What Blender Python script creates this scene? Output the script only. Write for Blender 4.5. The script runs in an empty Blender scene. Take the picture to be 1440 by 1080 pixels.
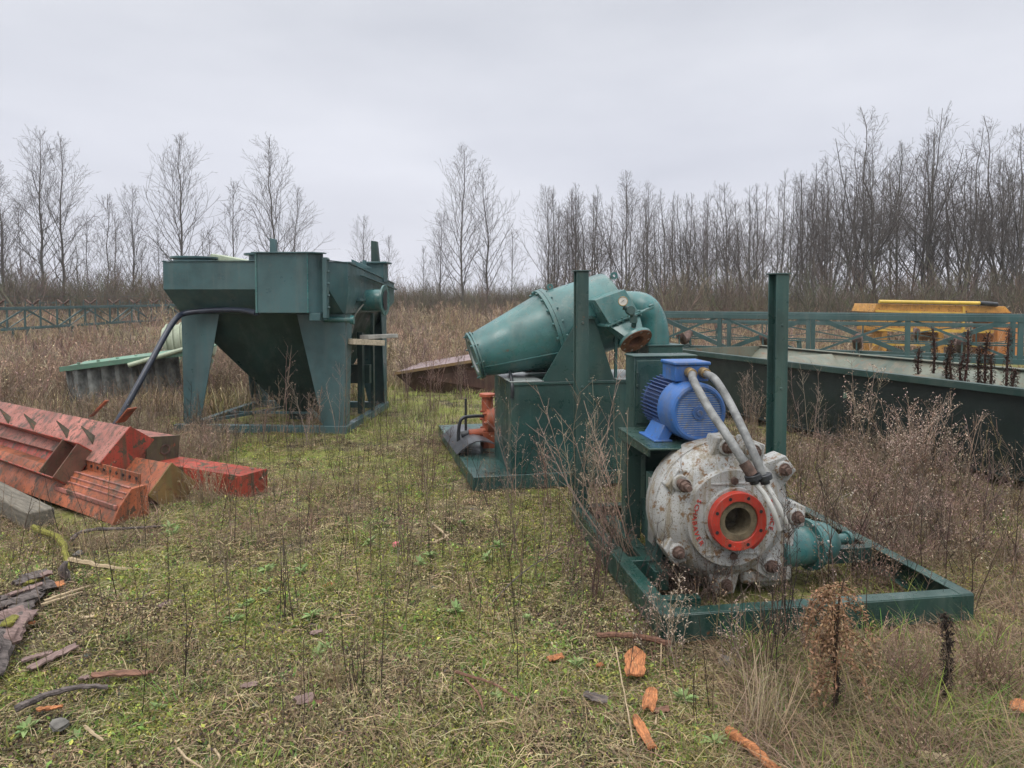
import bpy, bmesh, math, random
import numpy as np
from mathutils import Vector as V, Matrix, Euler, Quaternion
R = math.radians
rnd = random.Random(7)
scene = bpy.context.scene
COL = scene.collection

# ------------------------------------------------------------------ camera measurements
PITCH = R(2.5); HCAM = 1.65; FPX = 1000.0
SHIFT = 120 - FPX*math.tan(PITCH)
def ray(u, v):
    a = (u-720)/FPX; b = (540-SHIFT-v)/FPX
    return V((a, math.sin(PITCH)*b+math.cos(PITCH), math.cos(PITCH)*b-math.sin(PITCH)))
def G(u, v, z=0.0):                       # ground point measured in the photograph
    r = ray(u, v); t = (z-HCAM)/r.z
    return V((r.x*t, r.y*t, z))
def D(u, v, y):                           # point measured at a known distance
    r = ray(u, v); t = y/r.y
    return V((r.x*t, y, HCAM+r.z*t))

# ------------------------------------------------------------------ helpers
def lin(r, g, b):
    f = lambda c: (c/255/12.92 if c/255 <= .04045 else ((c/255+.055)/1.055)**2.4)
    return (f(r), f(g), f(b))

class MB:
    def __init__(s): s.v = []; s.f = []
    def add(s, vs, fs, M=None):
        o = len(s.v)
        s.v += [tuple((M @ V(p)) if M is not None else p) for p in vs]
        s.f += [tuple(i+o for i in f) for f in fs]
        return s
    def box(s, a, b, M=None):
        x0, y0, z0 = a; x1, y1, z1 = b
        vs = [(x0,y0,z0),(x1,y0,z0),(x1,y1,z0),(x0,y1,z0),(x0,y0,z1),(x1,y0,z1),(x1,y1,z1),(x0,y1,z1)]
        return s.add(vs, [(0,3,2,1),(4,5,6,7),(0,1,5,4),(1,2,6,5),(2,3,7,6),(3,0,4,7)], M)
    def prism(s, pts, ax, lo, hi, M=None):
        n = len(pts)
        def P(p, d): return {'x': (d,p[0],p[1]), 'y': (p[0],d,p[1]), 'z': (p[0],p[1],d)}[ax]
        vs = [P(p, lo) for p in pts]+[P(p, hi) for p in pts]
        fs = [tuple(range(n-1,-1,-1)), tuple(range(n,2*n))]+[(i,(i+1)%n,n+(i+1)%n,n+i) for i in range(n)]
        return s.add(vs, fs, M)
    def hexa(s, b4, t4):
        return s.add(list(b4)+list(t4), [(0,3,2,1),(4,5,6,7),(0,1,5,4),(1,2,6,5),(2,3,7,6),(3,0,4,7)])
    def lathe(s, prof, p0, d, n=32, M=None, close=False):
        d = V(d).normalized(); p0 = V(p0)
        a = d.orthogonal().normalized()
        if abs(d.z) < .9: a = (V((0,0,1))-d*d.z).normalized()
        b = d.cross(a); vs = []; fs = []
        for (t, r) in prof:
            for k in range(n):
                w = 2*math.pi*k/n
                vs.append(tuple(p0+d*t+(a*math.cos(w)+b*math.sin(w))*max(r, 1e-4)))
        m = len(prof)
        for i in range(m-1 if not close else m):
            j = (i+1) % m
            for k in range(n):
                k2 = (k+1) % n
                fs.append((i*n+k, i*n+k2, j*n+k2, j*n+k))
        if not close:
            fs.append(tuple(range(n-1,-1,-1))); fs.append(tuple((m-1)*n+k for k in range(n)))
        return s.add(vs, fs, M)
    def cyl(s, p0, p1, r0, r1=None, n=16, M=None):
        p0 = V(p0); p1 = V(p1); L = (p1-p0).length
        return s.lathe([(0,r0),(L,r0 if r1 is None else r1)], p0, p1-p0, n, M)
    def ring(s, p0, d, t0, t1, ri, ro, n=32):
        return s.lathe([(t0,ri),(t0,ro),(t1,ro),(t1,ri)], p0, d, n, close=True)
    def tube(s, path, r, n=8, caps=True):
        path = [V(p) for p in path]; m = len(path); vs = []; fs = []
        rs = r if isinstance(r, (list, tuple)) else [r]*m
        a = None
        for i, p in enumerate(path):
            t = (path[min(i+1,m-1)]-path[max(i-1,0)]).normalized()
            if a is None: a = t.orthogonal().normalized()
            a = (a-t*a.dot(t)).normalized(); b = t.cross(a)
            for k in range(n):
                w = 2*math.pi*k/n
                vs.append(tuple(p+(a*math.cos(w)+b*math.sin(w))*rs[i]))
        for i in range(m-1):
            for k in range(n):
                k2 = (k+1) % n
                fs.append((i*n+k, i*n+k2, (i+1)*n+k2, (i+1)*n+k))
        if caps:
            fs.append(tuple(range(n-1,-1,-1))); fs.append(tuple((m-1)*n+k for k in range(n)))
        return s.add(vs, fs)
    def bar(s, p0, p1, w, h, up=(0,0,1)):
        p0 = V(p0); p1 = V(p1); d = (p1-p0).normalized(); up = V(up)
        if abs(d.dot(up)) > .98: up = V((0,1,0))
        a = d.cross(up).normalized(); b = a.cross(d)
        q = [(-w/2,-h/2),(w/2,-h/2),(w/2,h/2),(-w/2,h/2)]
        vs = [tuple(p0+a*x+b*y) for x,y in q]+[tuple(p1+a*x+b*y) for x,y in q]
        return s.add(vs, [(0,3,2,1),(4,5,6,7),(0,1,5,4),(1,2,6,5),(2,3,7,6),(3,0,4,7)])
    def sheet(s, rows, th=.004):                  # grid of points given a real thickness
        m = len(rows); n = len(rows[0]); P = [[V(p) for p in r] for r in rows]; vs = []; 
        for side in (0, 1):
            for i in range(m):
                for j in range(n):
                    du = P[min(i+1,m-1)][j]-P[max(i-1,0)][j]; dv = P[i][min(j+1,n-1)]-P[i][max(j-1,0)]
                    nn = du.cross(dv); nn = nn.normalized() if nn.length > 1e-9 else V((0,0,1))
                    vs.append(tuple(P[i][j]+nn*(th/2 if side else -th/2)))
        N = m*n; fs = []
        for i in range(m-1):
            for j in range(n-1):
                a = i*n+j
                fs.append((a,a+1,a+n+1,a+n)); fs.append((N+a,N+a+n,N+a+n+1,N+a+1))
        edge = [j for j in range(n)]+[i*n+n-1 for i in range(1,m)]+[(m-1)*n+j for j in range(n-2,-1,-1)]+[i*n for i in range(m-2,0,-1)]
        for q in range(len(edge)):
            a, b = edge[q], edge[(q+1) % len(edge)]
            fs.append((a,N+a,N+b,b))
        return s.add(vs, fs)

def obj(name, mb, mat, parent=None, bevel=0, smooth=None, M=None):
    me = bpy.data.meshes.new(name)
    me.from_pydata(mb.v, [], mb.f)
    bm = bmesh.new(); bm.from_mesh(me)
    bmesh.ops.recalc_face_normals(bm, faces=bm.faces); bm.to_mesh(me); bm.free()
    me.polygons.foreach_set('use_smooth', [True]*len(me.polygons))
    me.set_sharp_from_angle(angle=R(smooth if smooth else 35))
    me.materials.append(mat)
    o = bpy.data.objects.new(name, me); COL.objects.link(o)
    if parent: o.parent = parent
    if bevel:
        b = o.modifiers.new('edge', 'BEVEL'); b.width = bevel; b.segments = 2; b.limit_method = 'ANGLE'; b.angle_limit = R(40)
    return o
def tag(o, label=None, cat=None, group=None, kind=None):
    if label: o['label'] = label
    if cat: o['category'] = cat
    if group: o['group'] = group
    if kind: o['kind'] = kind
    return o
def thing(name, label, cat, loc=(0,0,0), rz=0, group=None):
    o = bpy.data.objects.new(name, None); COL.objects.link(o)
    o.location = loc; o.rotation_euler = (0,0,rz); o.empty_display_size = .1
    return tag(o, label, cat, group)
def copy_thing(src, loc, rz=0, sc=1, label=None, group=None, tilt=(0,0)):
    c = src.copy(); COL.objects.link(c)
    c.location = loc; c.rotation_euler = (tilt[0],tilt[1],rz)
    c.scale = (sc,sc,sc) if not isinstance(sc, tuple) else sc
    if label: c['label'] = label
    if group: c['group'] = group
    for ch in list(src.children):
        k = ch.copy(); COL.objects.link(k); k.parent = c
        for g in list(ch.children):
            d = g.copy(); COL.objects.link(d); d.parent = k
    return c

# ------------------------------------------------------------------ materials
class NT:
    def __init__(s, name):
        s.m = bpy.data.materials.new(name); s.m.use_nodes = True
        s.t = s.m.node_tree; s.t.nodes.clear()
        s.out = s.n('ShaderNodeOutputMaterial'); s.b = s.n('ShaderNodeBsdfPrincipled')
        s.l(s.b.outputs[0], s.out.inputs[0])
        s.co = s.n('ShaderNodeTexCoord').outputs['Object']
    def n(s, t): return s.t.nodes.new(t)
    def l(s, a, b): s.t.links.new(a, b)
    def noise(s, scale, detail=4, rough=.55, stretch=None, co=None, dist=0):
        x = s.n('ShaderNodeTexNoise'); x.inputs['Scale'].default_value = scale
        x.inputs['Detail'].default_value = detail; x.inputs['Roughness'].default_value = rough; x.inputs['Distortion'].default_value = dist
        src = co or s.co
        if stretch:
            mp = s.n('ShaderNodeMapping'); mp.inputs['Scale'].default_value = stretch
            s.l(src, mp.inputs[0]); src = mp.outputs[0]
        s.l(src, x.inputs['Vector']); return x.outputs[0]
    def ramp(s, x, stops):
        r = s.n('ShaderNodeValToRGB'); e = r.color_ramp.elements
        while len(e) < len(stops): e.new(.5)
        for i, (p, c) in enumerate(stops):
            e[i].position = p; c = (c,c,c) if isinstance(c, (int,float)) else c
            e[i].color = (*c, 1)
        s.l(x, r.inputs[0]); return r.outputs[0]
    def mix(s, f, a, b, mode='MIX'):
        m = s.n('ShaderNodeMix'); m.data_type = 'RGBA'; m.blend_type = mode
        for k, val in ((0, f), (6, a), (7, b)):
            sock = m.inputs[k]
            if isinstance(val, bpy.types.NodeSocket): s.l(val, sock)
            elif isinstance(val, (int,float)): sock.default_value = val if k == 0 else (val,val,val,1)
            else: sock.default_value = (*val, 1)
        return m.outputs[2]
    def bump(s, h, strength=.2, dist=.01):
        b = s.n('ShaderNodeBump'); b.inputs['Strength'].default_value = strength; b.inputs['Distance'].default_value = dist
        s.l(h, b.inputs['Height']); s.l(b.outputs[0], s.b.inputs['Normal'])
    def base(s, x):
        if isinstance(x, bpy.types.NodeSocket): s.l(x, s.b.inputs['Base Color'])
        else: s.b.inputs['Base Color'].default_value = (*x, 1)
    def rough(s, x):
        if isinstance(x, bpy.types.NodeSocket): s.l(x, s.b.inputs['Roughness'])
        else: s.b.inputs['Roughness'].default_value = x

def scl(c, k): return tuple(x*k for x in c)
def paint(name, base, rough=.42, var=.22, rust=0.0, dirt=.25, dirtcol=(.16,.15,.12), rustcol=(.13,.045,.018), scale=1.0, alt=None, bump=.08, fade=.3):
    t = NT(name)
    n1 = t.noise(2.2*scale, 6, .6)
    c = t.mix(t.ramp(n1, [(.38,0),(.62,1)]), scl(base, 1-var), alt or scl(base, 1+var))
    n2 = t.noise(1.0, 6, .65, stretch=(9*scale,9*scale,.7*scale))           # rain streaks running down
    c = t.mix(t.ramp(n2, [(.49,0),(.64,dirt)]), c, dirtcol)
    n4 = t.noise(38*scale, 3, .6)
    c = t.mix(t.ramp(n4, [(.59,0),(.66,dirt*1.2)]), c, scl(dirtcol, .7))       # splashes, grit
    if rust > 0:
        n3 = t.noise(7*scale, 9, .72)
        m = t.ramp(n3, [(.70-rust*.5,0),(.725-rust*.5,1)])
        c = t.mix(m, c, t.mix(t.noise(30*scale, 4), scl(rustcol,.45), scl(rustcol,1.7)))
    n5 = t.noise(.7*scale, 3, .5); c = t.mix(t.ramp(n5, [(.40,0),(.60,fade)]), c, t.mix(.55, c, scl(dirtcol,1.15)))   # broad faded areas
    t.base(c)
    t.rough(t.ramp(t.noise(6*scale, 5), [(.3,max(.08,rough-.15)),(.7,min(1,rough+.2))]))
    t.bump(t.mix(.35, t.noise(55*scale, 4), t.noise(4*scale, 2)), bump*2, .008)
    return t.m
def simple(name, base, rough=.7, var=.3, scale=8, bump=.2, metal=0, stretch=None):
    t = NT(name)
    t.base(t.mix(t.ramp(t.noise(scale, 6, .65, stretch=stretch), [(.36,0),(.64,1)]), scl(base, 1-var), scl(base, 1+var)))
    t.rough(rough); t.b.inputs['Metallic'].default_value = metal
    t.bump(t.noise(scale*5, 4, stretch=stretch), bump, .008); return t.m
def vcol(name, rough=.8, spec=.2, trans=0):
    t = NT(name)
    a = t.n('ShaderNodeAttribute'); a.attribute_name = 'Col'
    t.base(a.outputs[0]); t.rough(rough); t.b.inputs['Specular IOR Level'].default_value = spec
    if trans:
        tr = t.n('ShaderNodeBsdfTranslucent'); t.l(a.outputs[0], tr.inputs[0])
        mx = t.n('ShaderNodeMixShader'); mx.inputs[0].default_value = trans
        t.l(t.b.outputs[0], mx.inputs[1]); t.l(tr.outputs[0], mx.inputs[2]); t.l(mx.outputs[0], t.out.inputs[0])
    return t.m

GREEN = paint('green_paint', (.014,.052,.048), .34, .3, .045, .3, (.09,.12,.10))
GREEND = paint('dark_green_paint', (.010,.036,.031), .42, .3, .06, .35, (.07,.085,.07))
TEAL = paint('teal_paint', (.032,.122,.120), .30, .30, .06, .5, (.13,.17,.15))
SETTLE = paint('settler_green_paint', (.040,.092,.098), .40, .25, .04, .4, (.10,.13,.125))
FRAMEG = paint('frame_green_paint', (.008,.039,.032), .28, .3, .06, .25, (.12,.15,.13))
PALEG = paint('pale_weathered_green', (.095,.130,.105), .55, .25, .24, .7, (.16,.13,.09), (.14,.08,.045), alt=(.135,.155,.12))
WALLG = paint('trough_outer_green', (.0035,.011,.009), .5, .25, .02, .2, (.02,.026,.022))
MINT = paint('faded_mint_paint', (.10,.20,.14), .55, .2, .16, .4)
CREAM = paint('cream_green_paint', (.33,.38,.27), .55, .15, .1, .4)
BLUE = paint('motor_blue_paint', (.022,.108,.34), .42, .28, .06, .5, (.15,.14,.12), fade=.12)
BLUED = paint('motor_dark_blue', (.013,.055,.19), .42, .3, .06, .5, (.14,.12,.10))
GREYP = paint('grey_pump_paint', (.33,.335,.33), .5, .18, .275, .95, (.20,.165,.11), (.15,.085,.042), scale=2.4, bump=.3)
REDF = paint('red_flange_paint', (.40,.030,.017), .45, .25, .18, .6, (.2,.1,.07), scale=3)
RUST = simple('rusty_steel', (.085,.052,.040), .85, .5, 18, .5)
RUSTO = simple('rust_orange_steel', (.17,.075,.042), .85, .45, 14, .4)
MUDD = simple('dried_mud', (.125,.10,.06), .95, .35, 20, .6)
BEAMP = paint('faded_pink_red_paint', (.33,.125,.096), .6, .32, .25, 1.0, (.085,.055,.04), (.075,.048,.03), scale=1.5)
BEAMO = paint('orange_red_paint', (.31,.086,.036), .55, .32, .26, .95, (.085,.055,.035), (.075,.042,.024), scale=1.5)
BEAMR = paint('bright_red_paint', (.31,.040,.024), .5, .3, .29, .9, (.085,.06,.035), (.05,.042,.024), scale=1.7)
BEAMD = paint('mossy_dark_steel', (.06,.045,.03), .8, .4, .18, .6, (.09,.085,.035), (.17,.055,.03), scale=2)
BEAMN = paint('brown_red_grimy_steel', (.13,.052,.034), .7, .35, .25, .7, (.09,.075,.04), (.05,.035,.02), scale=2)
BEAMY = paint('ochre_mossy_steel', (.18,.10,.035), .7, .35, .25, .6, (.16,.14,.05), (.13,.055,.025), scale=2)
YELLOW = paint('yellow_orange_paint', (.50,.25,.05), .5, .2, .24, .5, (.28,.15,.06), (.045,.018,.012), scale=2.2)
RUSTY = paint('rusty_tray', (.060,.027,.022), .75, .3, .2, .5, (.13,.09,.06), (.16,.08,.04))
CORR = simple('weathered_fibre_cement', (.15,.155,.145), .9, .45, 6, .4)
HOSEG = simple('grey_conduit', (.155,.158,.155), .5, .4, 16, .15)
HOSEW = simple('white_cable', (.42,.42,.40), .5, .12, 12, .1)
BLACK = simple('black_rubber', (.016,.018,.022), .38, .4, 10, .15)
RUBBER = simple('grey_rubber_sheet', (.055,.058,.065), .35, .3, 7, .2)
STEEL = simple('dull_steel', (.32,.31,.29), .45, .3, 12, .2, .5)
BRASS = simple('aged_brass', (.28,.20,.10), .45, .25, 30, .1, .6)
DIAL = simple('gauge_dial', (.45,.43,.38), .4, .15, 30, .05)
ORANGE = paint('orange_machine_paint', (.30,.062,.024), .5, .25, .12, .5, (.15,.09,.05), scale=3)
WOODG = simple('weathered_timber', (.13,.115,.09), .9, .35, 5, .5, stretch=(1,9,9))
WOODP = simple('pale_plank', (.44,.37,.27), .85, .25, 5, .4, stretch=(1,8,8))
BARKD = simple('rotten_bark', (.115,.095,.088), .95, .6, 22, 1.0, stretch=(.6,3,3))
BARKM = simple('mauve_bark', (.20,.135,.12), .9, .35, 14, .6, stretch=(1,6,6))
BARKO = simple('orange_inner_bark', (.40,.155,.06), .85, .55, 16, .7, stretch=(1,7,7))
BARKP = simple('pale_split_wood', (.38,.29,.18), .85, .25, 10, .5, stretch=(1,8,8))
BARKB = simple('brown_bark', (.17,.085,.055), .9, .4, 14, .6, stretch=(1,7,7))
STONE = simple('grey_stone', (.12,.112,.10), .9, .4, 12, .7)
MOSSM = simple('moss_yellow', (.19,.18,.03), .95, .4, 60, 1.0)
VEG = vcol('vegetation', .75, .15, .25)
DRY = vcol('dry_stems', .9, .1)
BARK = vcol('tree_bark', .95, .1)

# ------------------------------------------------------------------ world, sun, camera
EL, AZ = R(58), R(205)
w = bpy.data.worlds.new('World'); scene.world = w; w.use_nodes = True
nt = w.node_tree; nt.nodes.clear()
wo = nt.nodes.new('ShaderNodeOutputWorld'); bg = nt.nodes.new('ShaderNodeBackground')
sky = nt.nodes.new('ShaderNodeTexSky'); sky.sky_type = 'NISHITA'; sky.sun_disc = False
sky.sun_elevation = EL; sky.sun_rotation = AZ; sky.air_density = 1.5; sky.dust_density = 6
tc = nt.nodes.new('ShaderNodeTexCoord')
sep = nt.nodes.new('ShaderNodeSeparateXYZ'); nt.links.new(tc.outputs['Generated'], sep.inputs[0])
rp = nt.nodes.new('ShaderNodeValToRGB'); e = rp.color_ramp.elements     # cloud deck: brighter overhead
K = 10.0
for i, (p, c) in enumerate([(0,(.715,.725,.80)),(.18,(.655,.67,.745)),(.42,(.63,.645,.695)),(.60,(1.45,1.47,1.5)),(1,(2.6,2.6,2.62))]):
    if i >= 2: e.new(p)
    e[i].position = p; e[i].color = (c[0], c[1], c[2], 1)
nt.links.new(sep.outputs[2], rp.inputs[0])
mp = nt.nodes.new('ShaderNodeMapping'); mp.inputs['Scale'].default_value = (1.2,1.2,4.2); mp.inputs['Location'].default_value = (.3,.8,.1)
nt.links.new(tc.outputs['Generated'], mp.inputs[0])
nz = nt.nodes.new('ShaderNodeTexNoise'); nz.inputs['Scale'].default_value = 1.6; nz.inputs['Detail'].default_value = 5; nz.inputs['Roughness'].default_value = .5
nt.links.new(mp.outputs[0], nz.inputs['Vector'])
r2 = nt.nodes.new('ShaderNodeValToRGB'); r2.color_ramp.elements[0].position = .3; r2.color_ramp.elements[1].position = .72
r2.color_ramp.elements[0].color = (.86,.868,.885,1); r2.color_ramp.elements[1].color = (1.10,1.095,1.08,1)
nt.links.new(nz.outputs[0], r2.inputs[0])
ml = nt.nodes.new('ShaderNodeMix'); ml.data_type = 'RGBA'; ml.blend_type = 'MULTIPLY'; ml.inputs[0].default_value = 1
nt.links.new(rp.outputs[0], ml.inputs[6]); nt.links.new(r2.outputs[0], ml.inputs[7])
up = nt.nodes.new('ShaderNodeVectorMath'); up.operation = 'SCALE'; up.inputs['Scale'].default_value = K
nt.links.new(ml.outputs[2], up.inputs[0])
mx = nt.nodes.new('ShaderNodeMix'); mx.data_type = 'RGBA'; mx.inputs[0].default_value = .93
nt.links.new(sky.outputs[0], mx.inputs[6]); nt.links.new(up.outputs[0], mx.inputs[7])
nt.links.new(mx.outputs[2], bg.inputs[0]); bg.inputs[1].default_value = .1
nt.links.new(bg.outputs[0], wo.inputs[0])
sl = bpy.data.lights.new('Sun', 'SUN'); sl.energy = 1.0; sl.angle = R(30); sl.color = (1,.97,.93)
so = bpy.data.objects.new('Sun', sl); COL.objects.link(so)
sd = V((math.sin(AZ)*math.cos(EL), math.cos(AZ)*math.cos(EL), math.sin(EL)))
so.rotation_euler = (-sd).to_track_quat('-Z','Y').to_euler()

cd = bpy.data.cameras.new('Camera'); cam = bpy.data.objects.new('Camera', cd); COL.objects.link(cam)
cam.location = (0,0,HCAM); cam.rotation_euler = (R(90)-PITCH,0,0)
cd.sensor_width = 36; cd.lens = 36*FPX/1440; cd.shift_y = -SHIFT/1440; cd.clip_start = .05; cd.clip_end = 2000
scene.camera = cam
vs = scene.view_settings; vs.view_transform = 'Standard'; vs.look = 'None'; vs.exposure = 0.27; vs.gamma = 1

# ================================================================== slurry pump set
def hexnut(mb, p, d, r, t):
    return mb.lathe([(0,r),(t,r)], p, d, 6)
P1 = V((.722,3.335,0))
pu = thing('slurry_pump', 'grey slurry pump with red suction flange and blue motor in a green steel frame', 'pump', P1, R(8.6))
FW, FL = 1.665, 1.86
f = MB()
def chan(mb, p0, p1, w=.075, h=.135, t=.008):   # channel lying with its web outwards, flange on top
    p0 = V(p0); p1 = V(p1); d = (p1-p0).normalized(); a = d.cross(V((0,0,1)))
    mb.bar(p0+V((0,0,h/2)), p1+V((0,0,h/2)), t, h-.002)
    mb.bar(p0+V((0,0,h))-a*(w/2), p1+V((0,0,h))-a*(w/2), w, t)
    mb.bar(p0+V((0,0,.004))-a*(w/2), p1+V((0,0,.004))-a*(w/2), w, t)
chan(f, (0,0,0), (FW,0,0))
chan(f, (FW,.004,.003), (FW,FL,.003)); chan(f, (FW-.08,FL,0), (.08,FL,0)); chan(f, (0,FL,.003), (0,.004,.003))
f.bar((.07,.72,.10), (FW-.07,.72,.10), .07, .09)
f.bar((.07,.28,.07), (.30,.28,.07), .06, .06)
f.box((.16,.55,.02), (.24,1.6,.13)); f.box((.80,.55,.02), (.88,1.6,.13))
obj('base_frame', f, FRAMEG, pu, .003)
for (x, y, top, a, h) in ((.045,1.80,1.845,90,.045), (1.455,1.60,1.825,97,.051)):
    p = MB(); M = Matrix.Translation((x,y,0)) @ Matrix.Rotation(R(a),4,'Z')
    t = .009
    p.box((-h,-h,.0), (-h+t,h,top), M); p.box((h-t,-h,.0), (h,h,top), M); p.box((-h+t,-t/2,.0), (h-t,t/2,top-.002), M)
    p.box((-h-.012,-h-.012,top), (h+.012,h+.012,top+.008), M)
    for k in (.25,.55,.8): p.cyl(M@V((-h-.004,0,top*k)), M@V((-h+.006,0,top*k)), .012, n=10)
    obj('post', p, GREEN, pu, .003)
# belt guard, motor shelf, bearing housing
g = MB(); g.box((.275,1.285,.62), (.70,1.47,1.265))
g.box((.268,1.276,1.265), (.708,1.478,1.277)); 
g.box((.29,1.276,.83), (.69,1.285,1.245))
g.box((.36,1.30,.15), (.62,1.45,.62))
gu = obj('belt_guard', g, GREEN, pu, .004)
l = MB(); l.box((.285,1.262,1.07), (.298,1.276,1.17)); l.cyl((.292,1.268,1.08),(.292,1.256,1.08),.012,n=8)
obj('latch', l, GREEND, gu, .002)
s = MB(); s.prism([(.145,.62),(.66,.60),(.70,1.29),(.17,1.29)], 'z', .795, .806)
s.box((.17,.70,.74), (.182,1.29,.795)); s.box((.63,.70,.74), (.642,1.29,.795)); s.box((.19,1.18,.1),(.29,1.275,.795)); s.box((.60,1.18,.1),(.70,1.275,.795))
obj('motor_shelf', s, FRAMEG, pu, .003)
b = MB(); b.lathe([(0,.13),(.05,.19),(.08,.19),(.1,.14),(.42,.14),(.44,.18),(.5,.18),(.52,.1),(.60,.035),(.74,.035)], (.53,.62,.47), (0,1,0), 28)
b.box((.30,.62,.13),(.42,1.2,.36)); b.box((.62,.62,.13),(.74,1.2,.36)); b.box((.21,.66,.13),(.25,.86,.62))
obj('bearing_housing', b, GREEN, pu, .004)
sp = MB(); sp.box((.204,.70,.22),(.212,.80,.60)); obj('slotted_plate', sp, STEEL, pu, .002)
# pump casing
PC = V((.53,0,.47))
c = MB()
c.lathe([(.385,.12),(.385,.255),(.392,.262),(.405,.268),(.415,.30),(.43,.330),(.475,.365),(.50,.382),(.515,.386),(.515,.396),(.545,.396),(.552,.384),(.60,.392),(.70,.375),(.74,.34),(.76,.20)], PC, (0,1,0), 64, close=True)
cas = obj('pump_casing', c, GREYP, pu, .002, 30)
cv = MB(); cv.ring(PC, (0,1,0), .366, .388, .150, .262, 64); cv.ring(PC, (0,1,0), .345, .370, .148, .172, 48)
cv.bar(PC+V((-.15,.364,-.195)), PC+V((.15,.364,-.195)), .008, .012); cv.bar(PC+V((-.13,.364,.19)), PC+V((.13,.364,.19)), .008, .012)
cvo = obj('cover_plate', cv, GREYP, pu, .002)
rf = MB(); rf.ring(PC, (0,1,0), .30, .352, .108, .156, 56)
rfo = obj('suction_flange', rf, REDF, pu, .003)
for k in range(8):
    a = R(22.5+45*k); q = PC+V((math.cos(a)*.133,.2985,math.sin(a)*.133)); obj('bolt_hole', MB().cyl(q, q+V((0,.004,0)), .0095, n=12), BLACK, rfo)
th = MB(); th.ring(PC, (0,1,0), .312, .60, .074, .107, 48); obj('throat', th, MUDD, pu)
im = MB(); im.lathe([(.47,.02),(.455,.055),(.47,.085)], PC, (0,1,0), 32); im.cyl(PC+V((0,.5,0)),PC+V((0,.51,0)),.083,n=32)
im.box(PC+V((-.004,.44,-.07)),PC+V((.06,.48,-.05)))
obj('impeller', im, simple('muddy_impeller', (.10,.085,.06), .9, .45, 24, .7), pu, .004)
wr = MB()
rr = random.Random(4)
for k in range(5):                                           # brushed streak of red paint under the flange
    a0 = R(-62+k*1.2); r0 = .178+.006*k; pts = [PC+V((math.cos(a0+R(q))*r0,.3645,math.sin(a0+R(q))*r0)) for q in range(0,28+3*k,4)]
    rows = [[p+V((0,-.0012,0)), (PC+(p-PC)*1.03)+V((0,-.0012-.011,0))] for p in pts]
    wr.sheet([[r[0], V((r[1].x,r[0].y,r[1].z))] for r in rows], .002)
obj('paint_smear', wr, REDF, cvo)
LUG = [(146,.335,1),(92,.375,0),(68,.375,0),(37,.40,0),(-4,.40,0),(213,.345,0),(268,.385,0),(310,.385,0)]
for (deg, rb, longb) in LUG:
    a = R(deg); d = V((math.cos(a),0,math.sin(a))); tt = V((-math.sin(a),0,math.cos(a)))
    lm = MB()
    def q(r, w, y): return PC+d*r+tt*w+V((0,y,0))
    b4 = [q(.25,-.115,.455), q(rb+.055,-.055,.425), q(rb+.055,.055,.425), q(.25,.115,.455)]
    t4 = [q(.25,-.115,.56), q(rb+.055,-.055,.56), q(rb+.055,.055,.56), q(.25,.115,.56)]
    lm.hexa(b4, t4)
    lm.cyl(q(rb,0,.415), q(rb,0,.56), .047, n=20)
    obj('lug', lm, GREYP, pu, .008)
    bm_ = MB(); y0 = .30 if longb else .365
    hexnut(bm_, q(rb,0,.385 if not longb else .33), (0,1,0), .029, .032)
    bm_.cyl(q(rb,0,y0), q(rb,0,.42), .017, n=12)
    bm_.cyl(q(rb,0,.412 if not longb else .36), q(rb,0,.42 if not longb else .366), .036, n=18)
    if longb: bm_.cyl(q(rb,0,.366), q(rb,0,.62), .028, n=14)
    obj('bolt', bm_, RUST, pu, .002)
for sz in (-.205,.205):
    pb = MB(); hexnut(pb, PC+V((.0,.35,sz)), (0,1,0), .022, .02)
    obj('cover_bolt', pb, RUST, cvo, .002)
vo = MB(); vo.hexa([PC+V((.10,.46,-.41)),PC+V((.40,.46,-.41)),PC+V((.40,.70,-.41)),PC+V((.10,.70,-.41))], [PC+V((.10,.46,-.22)),PC+V((.42,.46,-.08)),PC+V((.42,.70,-.08)),PC+V((.10,.70,-.22))])
vo.box(PC+V((.20,.50,-.45)),PC+V((.36,.58,-.2)))
obj('volute_outlet', vo, GREYP, pu, .02)
# lettering cast into the cover plate
def letter_mesh(ch, size):
    cu = bpy.data.curves.new('letter', 'FONT'); cu.body = ch; cu.size = size; cu.extrude = .0025; cu.align_x = 'CENTER'; cu.align_y = 'CENTER'
    cu.resolution_u = 2
    t = bpy.data.objects.new('letter', cu); COL.objects.link(t)
    dg = bpy.context.evaluated_depsgraph_get(); me = bpy.data.meshes.new_from_object(t.evaluated_get(dg))
    vv = [v.co.copy() for v in me.vertices]; ff = [tuple(p.vertices) for p in me.polygons]
    bpy.data.objects.remove(t); bpy.data.curves.remove(cu); bpy.data.meshes.remove(me)
    return vv, ff
tx = MB()
def arc_text(word, a0, da, r, inward):
    for k, ch in enumerate(word):
        a = R(a0+da*k); p = PC+V((math.cos(a)*r,.364,math.sin(a)*r))
        upv = V((-math.cos(a),0,-math.sin(a))) if inward else V((math.cos(a),0,math.sin(a)))
        rt = upv.cross(V((0,-1,0))) ; rt = V((upv.z,0,-upv.x))
        vv, ff = letter_mesh(ch, .036)
        tx.add([p+rt*v.x*1.15+upv*v.y+V((0,-1,0))*v.z for v in vv], ff)
arc_text('SCHABAVER', 153, 7.7, .222, True)
arc_text('FRANCE', 22, -7.7, .222, False)
obj('lettering', tx, simple('red_lettering', (.36,.035,.025), .6, .4, 30), cvo)
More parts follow.
